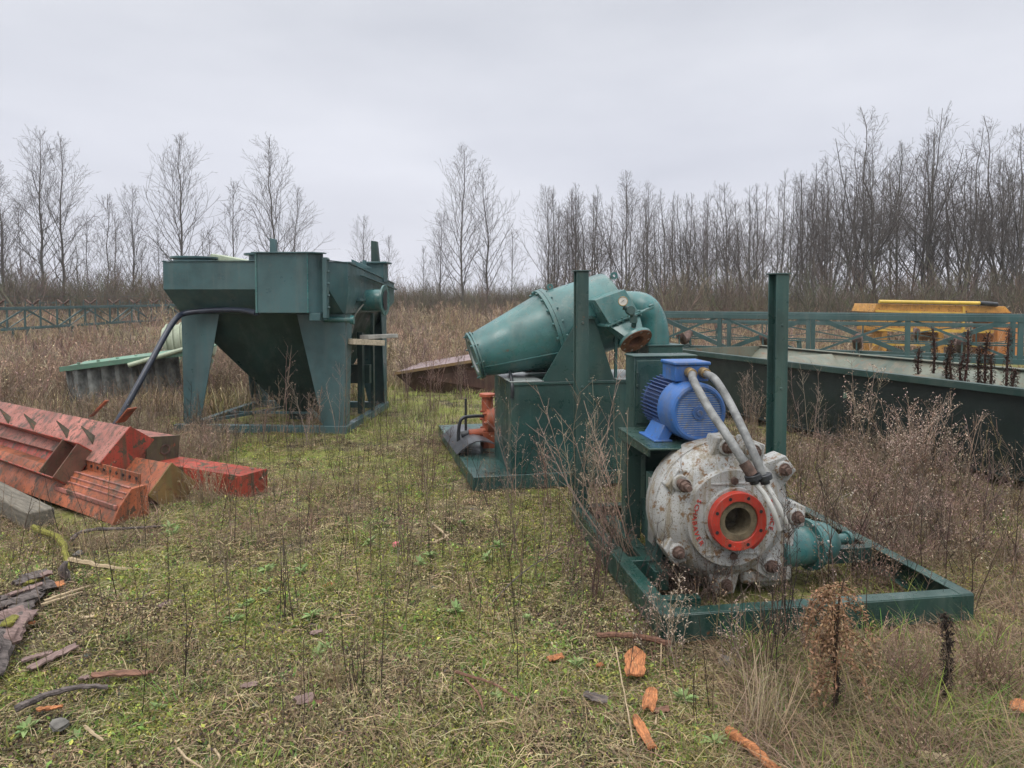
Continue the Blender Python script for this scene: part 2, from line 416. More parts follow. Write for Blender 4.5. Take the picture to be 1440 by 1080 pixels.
# discharge pipe at the lower right
dp = MB(); z = .215
DA = V((.86,.55,z)); DX = V((.975,.22,0)).normalized()
dp.lathe([(0,.115),(.24,.108),(.242,.148),(.256,.148),(.257,.10)], DA, DX, 36); 
dpo = obj('discharge_pipe', dp, TEAL, pu, .002)
de = MB(); de.lathe([(.258,.148),(.272,.148),(.274,.130),(.34,.126),(.39,.110),(.43,.08),(.45,.03)], DA, DX, 36); de.cyl(DA+DX*.445, DA+DX*.56, .03, n=14); de.lathe([(.55,.03),(.55,.042),(.575,.042),(.575,.03)], DA, DX, 16)
obj('end_cap', de, TEAL, dpo, .002)
for k in range(8):
    a = 2*math.pi*(k+.5)/8; n1 = DX.cross(V((0,0,1))).normalized(); qv = DA+(n1*math.cos(a)+V((0,0,1))*math.sin(a))*.138
    obj('flange_bolt', hexnut(MB(), qv+DX*.232, DX, .009, .055), STEEL, dpo)
# motor: axis along local y, fan cowl towards the viewer
MC = V((.455,0,.995)); mo = MB(); MR = .148
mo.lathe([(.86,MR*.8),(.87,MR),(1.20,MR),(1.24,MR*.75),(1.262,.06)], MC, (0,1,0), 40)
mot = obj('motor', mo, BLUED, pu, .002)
fi = MB()
for k in range(44):
    a = 2*math.pi*k/44; d = V((math.cos(a),0,math.sin(a)))
    fi.bar(MC+d*(MR+.012)+V((0,.865,0)), MC+d*(MR+.012)+V((0,1.17,0)), .005, .034, up=d)
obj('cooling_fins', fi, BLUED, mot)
cw = MB(); cw.lathe([(.665,.150),(.665,.140),(.658,.136),(.655,.150),(.662,.163),(.69,.172),(.80,.172),(.835,.176),(.865,.176),(.865,.16),(.70,.16)], MC, (0,1,0), 48)
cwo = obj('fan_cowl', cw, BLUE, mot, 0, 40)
fd = MB(); fd.cyl(MC+V((0,.72,0)), MC+V((0,.73,0)), .158, n=32); obj('fan_disc', fd, simple('fan_dark', (.018,.016,.014), .9), mot)
gr = MB(); n = 11
for k in range(-n,n+1):
    x = k*.142/n; hh = math.sqrt(max(0,.146**2-x*x))
    gr.bar(MC+V((x,.668,-hh)), MC+V((x,.668,hh)), .0028, .003, up=(0,1,0)); gr.bar(MC+V((-hh,.666,x)), MC+V((hh,.666,x)), .0028, .003, up=(0,1,0))
obj('fan_grille', gr, simple('grille_grey', (.26,.27,.28), .5, .4, 20), cwo)
hb = MB(); hb.cyl(MC+V((0,.655,0)), MC+V((0,.664,0)), .042, n=8); hb.cyl(MC+V((0,.645,0)), MC+V((0,.656,0)), .018, n=12); obj('grille_hub', hb, BLUE, cwo, .002)
tb = MB(); tb.box(MC+V((-.095,.79,.165)), MC+V((.115,1.0,.262)))
tb.box(MC+V((-.105,.78,.262)), MC+V((.125,1.01,.282))); tb.box(MC+V((-.07,.86,.12)),MC+V((.09,1.0,.165)))
tbo = obj('terminal_box', tb, BLUE, mot, .006)
for x in (.0,.085):
    gl = MB()
    gl.cyl(MC+V((x-.01,.79,.222)), MC+V((x-.01,.735,.215)), .031, n=14); gl.cyl(MC+V((x-.01,.745,.216)), MC+V((x-.01,.72,.213)), .025, n=6)
    obj('cable_gland', gl, BRASS, tbo, .002)
for x in (-1,1):
    ft = MB(); ft.hexa([MC+V((x*.165-.035,.80,-.189)),MC+V((x*.165+.035,.80,-.189)),MC+V((x*.165+.035,1.05,-.189)),MC+V((x*.165-.035,1.05,-.189))],
        [MC+V((x*.10-.035,.82,-.07)),MC+V((x*.10+.045,.82,-.07)),MC+V((x*.10+.045,1.03,-.07)),MC+V((x*.10-.035,1.03,-.07))])
    ft.box(MC+V((x*.165-.055,.78,-.189)),MC+V((x*.165+.055,1.07,-.177)))
    obj('foot', ft, BLUE, mot, .004)
def L1(u, v, y):   # photo point at world depth y, in the pump's own coordinates
    p = D(u,v,y)-P1; a = R(8.6); return V((p.x*math.cos(a)+p.y*math.sin(a), -p.x*math.sin(a)+p.y*math.cos(a), p.z))
def smooth_path(pts, k=5):
    out = []
    P = [V(p) for p in pts]; P = [P[0]*2-P[1]]+P+[P[-1]*2-P[-2]]
    for i in range(1,len(P)-2):
        for j in range(k):
            t = j/k; a,b,c_,d = P[i-1],P[i],P[i+1],P[i+2]
            out.append(.5*((2*b)+(c_-a)*t+(2*a-5*b+4*c_-d)*t*t+(3*b-a-3*c_+d)*t**3))
    out.append(P[-2]); return out
h1 = MB().tube(smooth_path([MC+V((-.01,.74,.215)), L1(976,537,3.98), L1(997,575,3.83), L1(1022,612,3.66), L1(1045,648,3.57), L1(1058,668,3.55)]), .0235, 12)
h2 = MB().tube(smooth_path([MC+V((.075,.74,.215)), L1(1006,534,4.0), L1(1026,566,3.86), L1(1045,605,3.7), L1(1061,640,3.6), L1(1072,668,3.57)]), .0225, 12)
ho1 = obj('conduit_hose', h1, HOSEG, pu); ho2 = obj('conduit_hose', h2, HOSEG, pu)
k1 = MB().tube([L1(1046,650,3.57), L1(1058,668,3.55)], .03, 14); obj('rusty_sleeve', k1, RUST, ho1)
cl = MB(); pA, pB = L1(1059,671,3.548), L1(1074,671,3.565); dd = V((.25,-.1,-1)).normalized()
for p in (pA, pB): cl.cyl(p-dd*.014, p+dd*.014, .042, n=18); cl.cyl(p+dd*.014, p+dd*.035, .024, n=12)
obj('clamp', cl, BLACK, ho1, .003)
w1 = MB().tube(smooth_path([pA+dd*.03, L1(1075,695,3.52), L1(1088,720,3.5), L1(1096,745,3.52)]), .0125, 10); obj('cable', w1, HOSEW, pu)
w2 = MB().tube(smooth_path([pB+dd*.03, L1(1089,700,3.53), L1(1101,725,3.52), L1(1110,745,3.55)]), .0125, 10); obj('cable', w2, HOSEW, pu)

# ================================================================== hydrocyclone set
P2 = V((-.33,5.98,0)); A2 = R(12)
cy = thing('hydrocyclone_set', 'teal hydrocyclone lying on a green tank and skid behind the pump', 'cyclone', P2, A2)
def L2(u, v, y):
    p = D(u,v,y)-P2; a = A2; return V((p.x*math.cos(a)+p.y*math.sin(a), -p.x*math.sin(a)+p.y*math.cos(a), p.z))
s = MB(); s.prism([(0,0),(2.0,0),(2.0,2.55),(-.02,2.55)], 'z', .012, .135); s.box((.012,.012,.0),(1.98,2.5,.012))
obj('skid', s, GREEN, cy, .006)
t = MB(); t.box((.335,.012,.137), (1.64,.80,.93)); t.box((.325,.002,.905), (1.65,.0118,.932))
t.box((.95,-.004,.14),(.962,.0118,.90))
tk = obj('tank', t, GREEN, cy, .006)
LIDM = simple('wet_grey_steel', (.30,.33,.32), .35, .3, 6, .15)
for (xa,xb) in ((.32,.62),(1.28,1.65)): obj('tank_lid', MB().box((xa,.0,.934),(xb,.81,.942)), LIDM, tk, .002)
AX0 = V((.078,.40,1.135)); AX1 = V((1.395,.40,1.553)); ax = (AX1-AX0).normalized(); LT = (AX1-AX0).length
LC = .735
c = MB(); c.lathe([(0,.176),(0,.198),(.02,.20),(LC-.03,.352)], AX0, ax, 56)
cyb = obj('cyclone_cone', c, TEAL, cy, 0, 30)
ws_ = MB()
for aw in (-1.05,):
    sd0 = V((0,math.sin(aw),0))+(ax.cross(V((0,-1,0))).normalized())*math.cos(aw); ws_.tube([AX0+ax*.03+sd0*.2005, AX0+ax*(LC-.04)+sd0*.3525], .0055, 6)
obj('weld_seam', ws_, TEAL, cyb)
e1_ = MB(); e1_.ring(AX0, ax, -.016, .0, .165, .222, 48); e1_.ring(AX0, ax, .012, .026, .19, .222, 48); 
for k in range(8):
    a = 2*math.pi*k/8+.2; n1 = ax.orthogonal().normalized(); n2 = ax.cross(n1); q_ = AX0+(n1*math.cos(a)+n2*math.sin(a))*.21
    e1_.cyl(q_-ax*.035, q_+ax*.04, .008, n=8)
obj('apex_flange', e1_, TEAL, cyb)
e0 = MB(); e0.ring(AX0, ax, -.014, .30, .150, .176, 40); obj('apex_liner', e0, simple('pale_liner', (.36,.38,.37), .5, .2, 9), cyb)
c2 = MB(); c2.lathe([(LC+.02,.355),(LT-.05,.358),(LT-.02,.350),(LT,.325),(LT+.005,.28),(LT+.006,.05)], AX0, ax, 64)
c2.bar(AX0+ax*(LC+.02)+V((0,-.20,.299)), AX0+ax*(LT-.03)+V((0,-.20,.299)), .012, .006)
cbo = obj('cyclone_body', c2, TEAL, cy, 0, 30)
fl = MB(); fl.ring(AX0, ax, LC-.035, LC-.002, .34, .392, 56); fl.ring(AX0, ax, LC+.002, LC+.035, .34, .392, 56)
for k in range(18):
    a = 2*math.pi*k/18; n1 = ax.orthogonal().normalized(); n2 = ax.cross(n1); q_ = AX0+(n1*math.cos(a)+n2*math.sin(a))*.376+ax*LC
    hexnut(fl, q_-ax*.055, ax, .013, .11)
obj('body_flange', fl, TEAL, cbo)
lu = MB(); lu2 = MB()
q0 = AX0+ax*(LC)+V((0,0,1))*.40; lu.ring(q0+V((0,-.006,.0)), (0,1,0), 0, .012, .012, .03, 14)
q0 = AX0+ax*(LT-.03)+V((-.02,0,.34)); lu2.ring(q0+V((.05,-.006,-.02)), (0,1,0), 0, .014, .014, .036, 14)
obj('lifting_lug', lu, TEAL, cbo); obj('lifting_lug', lu2, TEAL, cbo)
# elbow of the overflow pipe and the box it drops into
ep = smooth_path([AX1-ax*.02, AX1+ax*.13, L2(905,432,6.58), L2(917,450,6.58), L2(921,472,6.58), L2(921.5,495,6.58)], 6)
el = MB().tube(ep, .128, 28); el.ring(ep[2], ax, -.02, .02, .12, .14, 28)
obj('overflow_elbow', el, TEAL, cy, 0, 40)
bx = MB(); 
q0 = L2(907,486,6.45); q1 = L2(959,486,6.45)
bx.box((q0.x,.05,.14),(q1.x,.62,q0.z)); bx.box((q0.x-.012,.04,q0.z),(q1.x+.012,.63,q0.z+.01)); obj('overflow_box', bx, GREEN, cy, .004)
# feed chute
perp = V((ax.z,0,-ax.x)).normalized()
def FQ(u, v, y): return L2(u,v,y)
fb = MB()
fr4 = [FQ(836.5,422,6.06), FQ(858,457,6.02), FQ(899,440,6.10), FQ(879,407,6.12)]
bk4 = [p+V((0,.24,0)) for p in fr4]
fb.hexa([fr4[0],fr4[1],fr4[2],fr4[3]], bk4)
fbo = obj('feed_chute', fb, TEAL, cy, .004)
ff_ = MB(); a_, b_ = fr4[1], fr4[2]; dxx = (b_-a_).normalized()
ff_.hexa([a_-dxx*.03+V((0,-.03,-.008)), b_+dxx*.05+V((0,-.03,-.008)), b_+dxx*.05+V((0,.26,-.008)), a_-dxx*.03+V((0,.26,-.008))],
         [a_-dxx*.03+V((0,-.03,.008)), b_+dxx*.05+V((0,-.03,.008)), b_+dxx*.05+V((0,.26,.008)), a_-dxx*.03+V((0,.26,.008))])
for k in range(6):
    q_ = a_.lerp(b_, k/5)+V((0,-.018,0)); hexnut(ff_, q_-perp*.025, perp, .011, .05)
obj('chute_flange', ff_, TEAL, fbo, .002)
FC = FQ(895,480,5.98); nf = (perp*.72+V((0,-.62,-.02))).normalized()
tr = MB(); top4 = [a_+V((0,.0,-.01)), b_+V((0,.0,-.01)), b_+V((0,.22,-.01)), a_+V((0,.22,-.01))]
n1 = nf.orthogonal().normalized(); n2 = nf.cross(n1); N = 24; ringA = []; ringB = []
for k in range(N):
    w_ = 2*math.pi*k/N
    # superellipse for the square mouth
    cx, sx = math.cos(w_), math.sin(w_); m_ = max(abs(cx),abs(sx)); u_, v_ = (cx/m_+1)/2, (sx/m_+1)/2
    ringA.append(top4[0].lerp(top4[1],u_).lerp(top4[3].lerp(top4[2],u_), v_))
cA = sum(ringA, V())/N
for p in ringA:
    d = (p-cA); d = d-nf*d.dot(nf); ringB.append(FC-nf*.03+d.normalized()*.088)
tr.add(ringA+ringB, [(k,(k+1)%N,N+(k+1)%N,N+k) for k in range(N)])
obj('feed_reducer', tr, TEAL, fbo, 0, 60)
ff2 = MB(); ff2.ring(FC, nf, -.03, -.004, .07, .145, 40); ffo = obj('feed_flange', ff2, TEAL, fbo, .002)
ff3 = MB(); ff3.ring(FC, nf, -.004, .001, .07, .143, 40); ff3.ring(FC, nf, -.10, -.003, .064, .072, 32); ff3.cyl(FC-nf*.10, FC-nf*.095, .07, n=28)
obj('rusty_flange_face', ff3, RUSTO, ffo)
for k in range(8):
    a = 2*math.pi*k/8; q_ = FC+(n1*math.cos(a)+n2*math.sin(a))*.12; obj('bolt', MB().cyl(q_-nf*.032, q_+nf*.0025, .011, n=10), STEEL, ffo)
# pressure gauge with its pipe
gp = FQ(876,424,5.93); gm = MB(); gd = V((-.35,-1,.15)).normalized()
gm.lathe([(0,.02),(0,.038),(.045,.041),(.05,.041),(.05,.035),(.046,.035)], gp-gd*.03, gd, 28)
gpo = obj('pressure_gauge', gm, BRASS, cy, .002)
gdl = MB(); gdl.cyl(gp+gd*.012, gp+gd*.0165, .036, n=28); obj('dial', gdl, DIAL, gpo)
gdn = MB(); gdn.bar(gp+gd*.019+V((-.02,0,-.012)), gp+gd*.019+V((.012,0,.012)), .003, .002, up=gd); obj('needle', gdn, BLACK, gpo)
gt = MB(); v0 = FQ(886,437,5.95); v1 = FQ(891,449,5.97); gt.tube(smooth_path([gp+V((.01,.02,-.045)), v0, v1, FQ(891,459,6.0), FQ(887,465,6.05)]), .022, 12)
gt.lathe([(0,.03),(.0,.038),(.05,.038),(.05,.03)], v0+V((0,.02,0)), (0,-1,.1), 14); gt.cyl(v1-V((.0,0,.03)), v1+V((0,0,.035)), .032, n=12)
obj('gauge_valve', gt, GREEN, gpo, .002)
cg = MB(); q_ = b_+dxx*.02; cg.bar(q_, q_+dxx*.12+V((0,-.01,0)), .035, .022); cg.bar(q_+dxx*.08+V((0,0,.02)), q_+dxx*.12+V((0,0,.02)), .03, .02); obj('flange_clip', cg, TEAL, fbo, .003)
# saddle plates
for yy in (.012, .74):
    sp = MB(); sp.prism([(.60,.933),(.925,1.47),(.945,1.50),(1.06,1.50),(1.075,1.48),(1.265,.933)], 'y', yy, yy+.014)
    sp.box((.93,yy-.03,1.47) if yy < .5 else (.93,yy,1.47), (1.08,yy+.05,1.485))
    obj('saddle_plate', sp, GREEN, cy, .003)
br = MB(); br.box((.93,.03,1.492),(1.09,.16,1.507)); br.prism([(.955,1.507),(1.0,1.507),(.965,1.61),(.95,1.61)], 'y', .05, .065); br.cyl((1.05,.07,1.505),(1.05,.07,1.53),.012,n=8)
obj('trunnion_bracket', br, TEAL, cy, .002)
sb = MB(); sb.box((1.30,.10,.93),(1.325,.125,1.33)); sb.box((1.27,.05,1.33),(1.62,.45,1.345)); sb.box((1.58,.42,.93),(1.605,.445,1.33)); obj('pipe_stand', sb, TEAL, cy, .002)
# bent rubber flap on the skid, small orange pump beside the tank
rows = []
for i in range(7):
    t_ = i/6; a0 = V((-.03,.80,.155)).lerp(V((-.06,1.75,.16)), t_); b0 = V((.325,.72,.26)).lerp(V((.24,1.85,.22)), t_)
    rows.append([a0.lerp(b0, s_/6)+V((0,0,.075*math.sin(math.pi*s_/6))) for s_ in range(7)])
obj('rubber_flap', MB().sheet(rows, .01), RUBBER, cy)
om = MB(); oc = V((.30,1.22,.40)); om.lathe([(0,.10),(.02,.14),(.10,.14),(.12,.09),(.26,.09)], oc, (1,0,0), 24); om.cyl(oc+V((.04,0,.1)), oc+V((.04,0,.27)), .06, n=16); om.cyl(oc+V((.04,0,.25)), oc+V((.04,0,.28)), .085, n=16)
om.cyl(oc+V((-.16,-.05,-.12)), oc+V((.1,-.05,-.1)), .045, n=14); om.box(oc+V((-.02,-.1,-.33)), oc+V((.2,.1,-.1)))
for k in range(8): a = 2*math.pi*k/8; om.cyl(oc+V((-.02,.12*math.cos(a),.12*math.sin(a))), oc+V((.12,.12*math.cos(a),.12*math.sin(a))), .014, n=6)
omo = obj('feed_pump', om, ORANGE, cy, .003)
ob = MB().tube(smooth_path([oc+V((.04,-.02,.05)), oc+V((-.12,-.05,.06)), oc+V((-.24,-.08,.04)), oc+V((-.27,-.08,-.1)), oc+V((-.27,-.08,-.3))]), .017, 10)
ob.tube([oc+V((-.17,-.05,-.12)), oc+V((-.24,-.05,-.13))], .04, 12); ob.cyl(oc+V((-.17,.1,-.3)), oc+V((-.17,.1,.22)), .013, n=8)
obj('pump_hose', ob, BLACK, cy)
rp_ = MB(); q_ = V((.42,.55,.99)); rp_.cyl(q_, q_+V((.16,.0,.02)), .04, n=14); rp_.cyl(q_+V((.16,0,.02)), q_+V((.22,0,.03)), .05, n=14); obj('red_coupling', rp_, ORANGE, cy, .002)
bcb = MB().tube(smooth_path([(.36,.2,1.0),(.345,.08,.98),(.34,.0,.90),(.338,-.006,.80)]), .016, 8); obj('drain_hose', bcb, BLACK, cy)

# ================================================================== settling tank (left)
P3 = V((-4.08,8.77,0)); A3 = R(-4)
st = thing('settling_tank', 'dark green steel settling tank with pyramid hopper standing on four tapered legs', 'tank', P3, A3)
def L3(u, v, y):
    p = D(u,v,y)-P3; a = A3; return V((p.x*math.cos(a)+p.y*math.sin(a), -p.x*math.sin(a)+p.y*math.cos(a), p.z))
W, Lg = 2.06, 2.05
bf = MB(); bf.bar((-.1,0,.05),(W+.02,0,.05),.10,.09); bf.bar((W-.02,.06,.05),(W-.02,Lg,.05),.09,.09); bf.bar((.05,.06,.05),(.05,Lg,.05),.09,.09); bf.bar((0,Lg,.05),(W,Lg,.05),.10,.09)
bf.bar((.2,.1,.11),(.95,1.0,.17),.04,.04); bf.bar((W-.3,.1,.11),(W-.85,1.0,.17),.04,.04); bf.bar((.3,.55,.16),(1.5,.55,.16),.025,.03)
obj('base_frame', bf, SETTLE, st, .003)
for (y0, s_) in ((.0,1),(Lg-.012,-1)):
    for side in (0,1):
        lg = MB()
        pts = [(.0,1.46),(.48,1.46),(.215,.095),(.02,.095)] if side == 0 else [(W-.60,1.46),(W,1.46),(W-.02,.095),(W-.29,.095)]
        lg.prism(pts, 'y', y0, y0+.012)
        x0 = .0 if side == 0 else W-.012
        yy = (y0+.012, y0+.30, y0+.14) if s_ > 0 else (y0, y0-.30, y0-.14)
        lg.prism([(yy[0],1.455),(yy[1],1.455),(yy[2],.1),(yy[0],.1)], 'x', x0, x0+.012)
        obj('leg', lg, SETTLE, st, .002)
hp = MB()
hp.hexa([(.98,.85,.12),(1.42,.85,.12),(1.42,1.25,.12),(.98,1.25,.12)], [(.02,.02,1.465),(W-.02,.02,1.465),(W-.02,Lg-.02,1.465),(.02,Lg-.02,1.465)])
hp.box((1.0,.87,.02),(1.40,1.23,.12)); hp.box((.96,.83,.10),(1.44,1.27,.119))
hpo = obj('hopper', hp, GREEND, st, .003)
# upper trough: sloping skirt then an upright band, top falling a little to the back
ch = .16
def oct_(x0, x1, y0, y1, z0, z1, c_): return [(x0,y0,z0),(x1-c_,y0,z0),(x1,y0+c_,(z0*.93+z1*.07)),(x1,y1,z1),(x0,y1,z1)]
r0 = oct_(0,W,0,Lg,1.467,1.467,.02); r1 = oct_(-.06,W+.07,-.28,Lg+.2,1.76,1.60,.18); r2 = oct_(-.06,W+.07,-.28,Lg+.2,2.09,1.88,.18)
tr_ = MB(); n = 5
tr_.add(r0+r1+r2, [tuple(range(n-1,-1,-1)), tuple(2*n+k for k in range(n))]+[(i*n+k,i*n+(k+1)%n,(i+1)*n+(k+1)%n,(i+1)*n+k) for i in (0,1) for k in range(n)])
tro = obj('upper_trough', tr_, SETTLE, st, .004)
rm = MB()
for k in range(5): rm.bar(V(r2[k])+V((0,0,.008)), V(r2[(k+1)%5])+V((0,0,.004)), .03, .010)
rm.bar((W+.11,.35,1.94),(W+.11,Lg+.15,1.79),.05,.012); rm.box((W+.06,.3,1.62),(W+.10,.9,1.65))
obj('rim', rm, SETTLE, tro, .002)
# feed box hung on the front
q0 = L3(360,356,8.22); q1 = L3(432,356,8.22); zb = L3(360,440,8.22).z
fx = MB(); fx.prism([(q0.x,q0.y),(q1.x,q1.y),(q1.x+.09,q1.y+.12),(q1.x+.14,-.285),(q0.x,-.285)], 'z', zb, q0.z)
fx.box((q1.x+.002,q1.y+.03,zb-.09),(q1.x+.13,-.16,zb-.001))
fxo = obj('feed_box', fx, SETTLE, st, .004)
fp = MB(); fp.prism([(q0.x-.05,q0.y-.03),(q1.x+.05,q1.y-.03),(q1.x+.17,q1.y+.09),(q1.x+.17,-.26),(q0.x-.05,-.26)], 'z', q0.z, q0.z+.014); obj('cover_plate', fp, SETTLE, fxo, .002)
ba = MB(); ba.box((q0.x-.012,q0.y-.010,zb),(q0.x+.008,-.285,q0.z-.002)); ba.box((q1.x-.004,q1.y-.010,zb+.002),(q1.x+.010,q1.y+.0,q0.z-.002)); obj('corner_rib', ba, TEAL, fxo)
fs_ = MB(); fs_.box((q1.x+.15,-.36,zb-.06),(q1.x+.20,-.27,2.13))
for k in range(5): fs_.cyl((q1.x+.15,-.32,zb+.06+k*.14),(q1.x+.225,-.32,zb+.06+k*.14),.013,n=8)
obj('bolted_flange', fs_, SETTLE, st, .003)
# things on the deck of the tank
hat = MB(); hat.cyl((.10,.15,2.06),(.10,.15,2.145),.24,n=32); hat.cyl((.10,.15,2.145),(.10,.15,2.17),.28,n=32); obj('hatch_disc', hat, SETTLE, st, .003)
hat = MB(); hat.cyl((.92,.25,2.0),(.92,.25,2.19),.15,n=28); hat.cyl((.92,.25,2.19),(.92,.25,2.215),.21,n=28); obj('hatch_disc', hat, SETTLE, st, .003)
sq = L3(385,352,9.1); s1 = MB(); s1.hexa([sq+V((-.045,-.03,-.2)),sq+V((.045,-.03,-.2)),sq+V((.045,.05,-.2)),sq+V((-.045,.05,-.2))],[sq+V((-.04,-.03,.155)),sq+V((.025,-.03,.14)),sq+V((.025,.05,.14)),sq+V((-.04,.05,.155))]); obj('pipe_stub', s1, SETTLE, st, .004)
ck = MB(); k0 = L3(290,370,9.1); ck.prism([(k0.x-.02,2.0),(k0.x+.0,2.12),(k0.x+.06,2.225),(k0.x+.72,2.10),(k0.x+.72,2.0)], 'y', .35, .75); obj('sloping_hood', ck, CREAM, st, .006)
tq = L3(529,392,10.3); tz = L3(529,371,10.3).z
tu = MB(); tu.box((tq.x-.14,tq.y-.12,tq.z-.05),(tq.x+.14,tq.y+.12,tz)); tu.box((tq.x-.19,tq.y-.17,tz),(tq.x+.19,tq.y+.17,tz+.025)); obj('drive_turret', tu, SETTLE, st, .004)
ts = MB(); ts.hexa([(tq.x-.06,tq.y-.05,tz+.025),(tq.x+.05,tq.y-.05,tz+.025),(tq.x+.05,tq.y+.05,tz+.025),(tq.x-.06,tq.y+.05,tz+.025)],[(tq.x-.06,tq.y-.05,tz+.33),(tq.x+.02,tq.y-.05,tz+.32),(tq.x+.02,tq.y+.05,tz+.32),(tq.x-.06,tq.y+.05,tz+.33)]); obj('pipe_stub', ts, GREEND, st, .003)
sd_ = MB(); sd_.prism([(W-.2,2.06),(W-.2,2.18),(W+.08,2.06)], 'y', .95, .97); obj('deck_plate', sd_, SETTLE, st, .002); obj('vent_pipe', MB().cyl((W-.05,1.05,1.9),(W-.05,1.05,2.17),.03,n=10), SETTLE, st); obj('deck_plate', MB().box((W-.3,.15,2.05),(W+.02,.42,2.105)), SETTLE, st, .002)
pp = MB(); pc = V((W-.12,.72,1.63)); pp.lathe([(0,.14),(.42,.14),(.42,.20),(.445,.20),(.445,.145)], pc, (1,-.05,0), 32); pp.lathe([(.3,.12),(.446,.12)], pc, (1,-.05,0), 24)
ppo = obj('side_outlet', pp, TEAL, st, .002)
pi_ = MB(); pi_.cyl(pc+V((.447,-.02,0)), pc+V((.449,-.02,0)), .135, n=28); obj('bore_shade_disc', pi_, BLACK, ppo)  # black disc paints the shade inside the open pipe end
rod = MB(); rod.cyl(L3(455,449,8.62), L3(495,450,8.66), .035, n=12); rod.cyl(L3(493,450,8.66), L3(498,450,8.66), .055, n=12); obj('drain_pipe', rod, TEAL, st, .002)
inn = MB(); inn.box((W-.12,.9,.1),(W-.05,1.0,1.2)); inn.box((W-.35,1.0,.50),(W+.02,1.1,.75)); inn.box((W-.02,1.2,.1),(W+.02,1.28,1.45)); obj('side_bracing', inn, GREEND, st, .002)
wsp = MB().tube(smooth_path([pc+V((.2,-.2,-.05)), pc+V((.1,-.25,-.2)), pc+V((.05,-.22,-.42))]), .012, 8); obj('small_cable', wsp, STEEL, st)
# timber jammed under the trough and the black hose: both loose
tb_ = thing('timber_plank', 'two pale timber planks wedged crosswise in the side of the green settling tank', 'plank', (0,0,0))
t1 = MB(); t1.bar(D(488,480,8.75), D(533,482,9.2), .22, .07); obj('long_plank', t1, WOODP, tb_, .004)
t2 = MB(); t2.bar(D(512,474,9.0), D(554,472,9.75), .13, .05); obj('cross_plank', t2, simple('grey_plank', (.33,.32,.29), .85, .25, 6, .3), tb_, .004)
hz = MB().tube(smooth_path([D(361,440,8.30), D(340,436.5,8.5), D(310,436,8.62), D(280,438,8.64), D(259,441,8.6), D(249,447,8.5), D(236,465,8.35), D(213,507,8.1), D(190,549,7.9), D(170,585,7.75), D(157,606,7.7), D(146,622,7.75)]), .034, 12)
tag(obj('black_hose', hz, simple('hose_black', (.020,.026,.042), .3, .3, 10, .1)), 'thick black hose draped from the settling tank down to the beam pile', 'hose')

# ================================================================== long steel trough (right)
T0, T1 = V((2.50,11.1)), V((4.95,4.65)); td = (T1-T0).normalized(); tn = V((-td.y, td.x)); 
LTt = (T1-T0).length
tg = thing('steel_trough', 'long dark green steel trough lying in the weeds on the right', 'trough', (T0.x,T0.y,0), math.atan2(td.y,td.x))
TW, TH = 1.74, .87
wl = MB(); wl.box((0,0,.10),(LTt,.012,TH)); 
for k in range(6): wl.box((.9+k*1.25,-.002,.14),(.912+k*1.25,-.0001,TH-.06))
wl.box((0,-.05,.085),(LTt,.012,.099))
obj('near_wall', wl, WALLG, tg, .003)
rr_ = MB(); rr_.box((-.01,-.065,TH),(LTt,.02,TH+.010)); rr_.box((-.01,-.065,TH-.055),(LTt,-.057,TH-.0005)); obj('near_rim', rr_, GREEND, tg, .002)
nf_ = MB()
nf_.sheet([[(0,.02,TH-.02),(LTt,.02,TH-.02)],[(0,.35,.45),(LTt,.35,.45)]], .01)
nf_.sheet([[(0,.35,.449),(LTt,.35,.449)],[(0,TW-.35,.449),(LTt,TW-.35,.449)]], .01)
nf_.sheet([[(0,TW-.50,.452),(LTt,TW-.50,.452)],[(0,TW-.02,TH-.02),(LTt,TW-.02,TH-.02)]], .01)
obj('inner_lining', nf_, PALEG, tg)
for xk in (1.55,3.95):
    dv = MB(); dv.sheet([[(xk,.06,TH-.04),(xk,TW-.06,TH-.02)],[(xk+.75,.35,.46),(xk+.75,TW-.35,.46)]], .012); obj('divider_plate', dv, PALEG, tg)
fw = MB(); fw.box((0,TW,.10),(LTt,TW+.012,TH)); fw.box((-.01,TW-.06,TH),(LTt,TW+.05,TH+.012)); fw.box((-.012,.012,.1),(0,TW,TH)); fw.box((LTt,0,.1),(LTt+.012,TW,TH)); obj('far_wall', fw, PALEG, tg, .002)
for xk in (.4,2.4,4.4,6.2): obj('bearer', MB().box((xk,.05,-.03),(xk+.16,TW-.05,.085)), WALLG, tg)
sc_ = MB(); sc_.prism([(3.40,.54),(3.45,.545),(3.455,.60),(3.41,.61)], 'y', -.004, -.0005); obj('paint_scar', sc_, MINT, tg)
sc2 = MB(); sc2.prism([(2.1,.79),(2.25,.775),(2.5,.80),(2.4,.765),(2.2,.755)], 'y', -.004, -.0005); obj('lighter_green_patch', sc2, GREEND, tg)  # flat patch of lighter green on the near wall

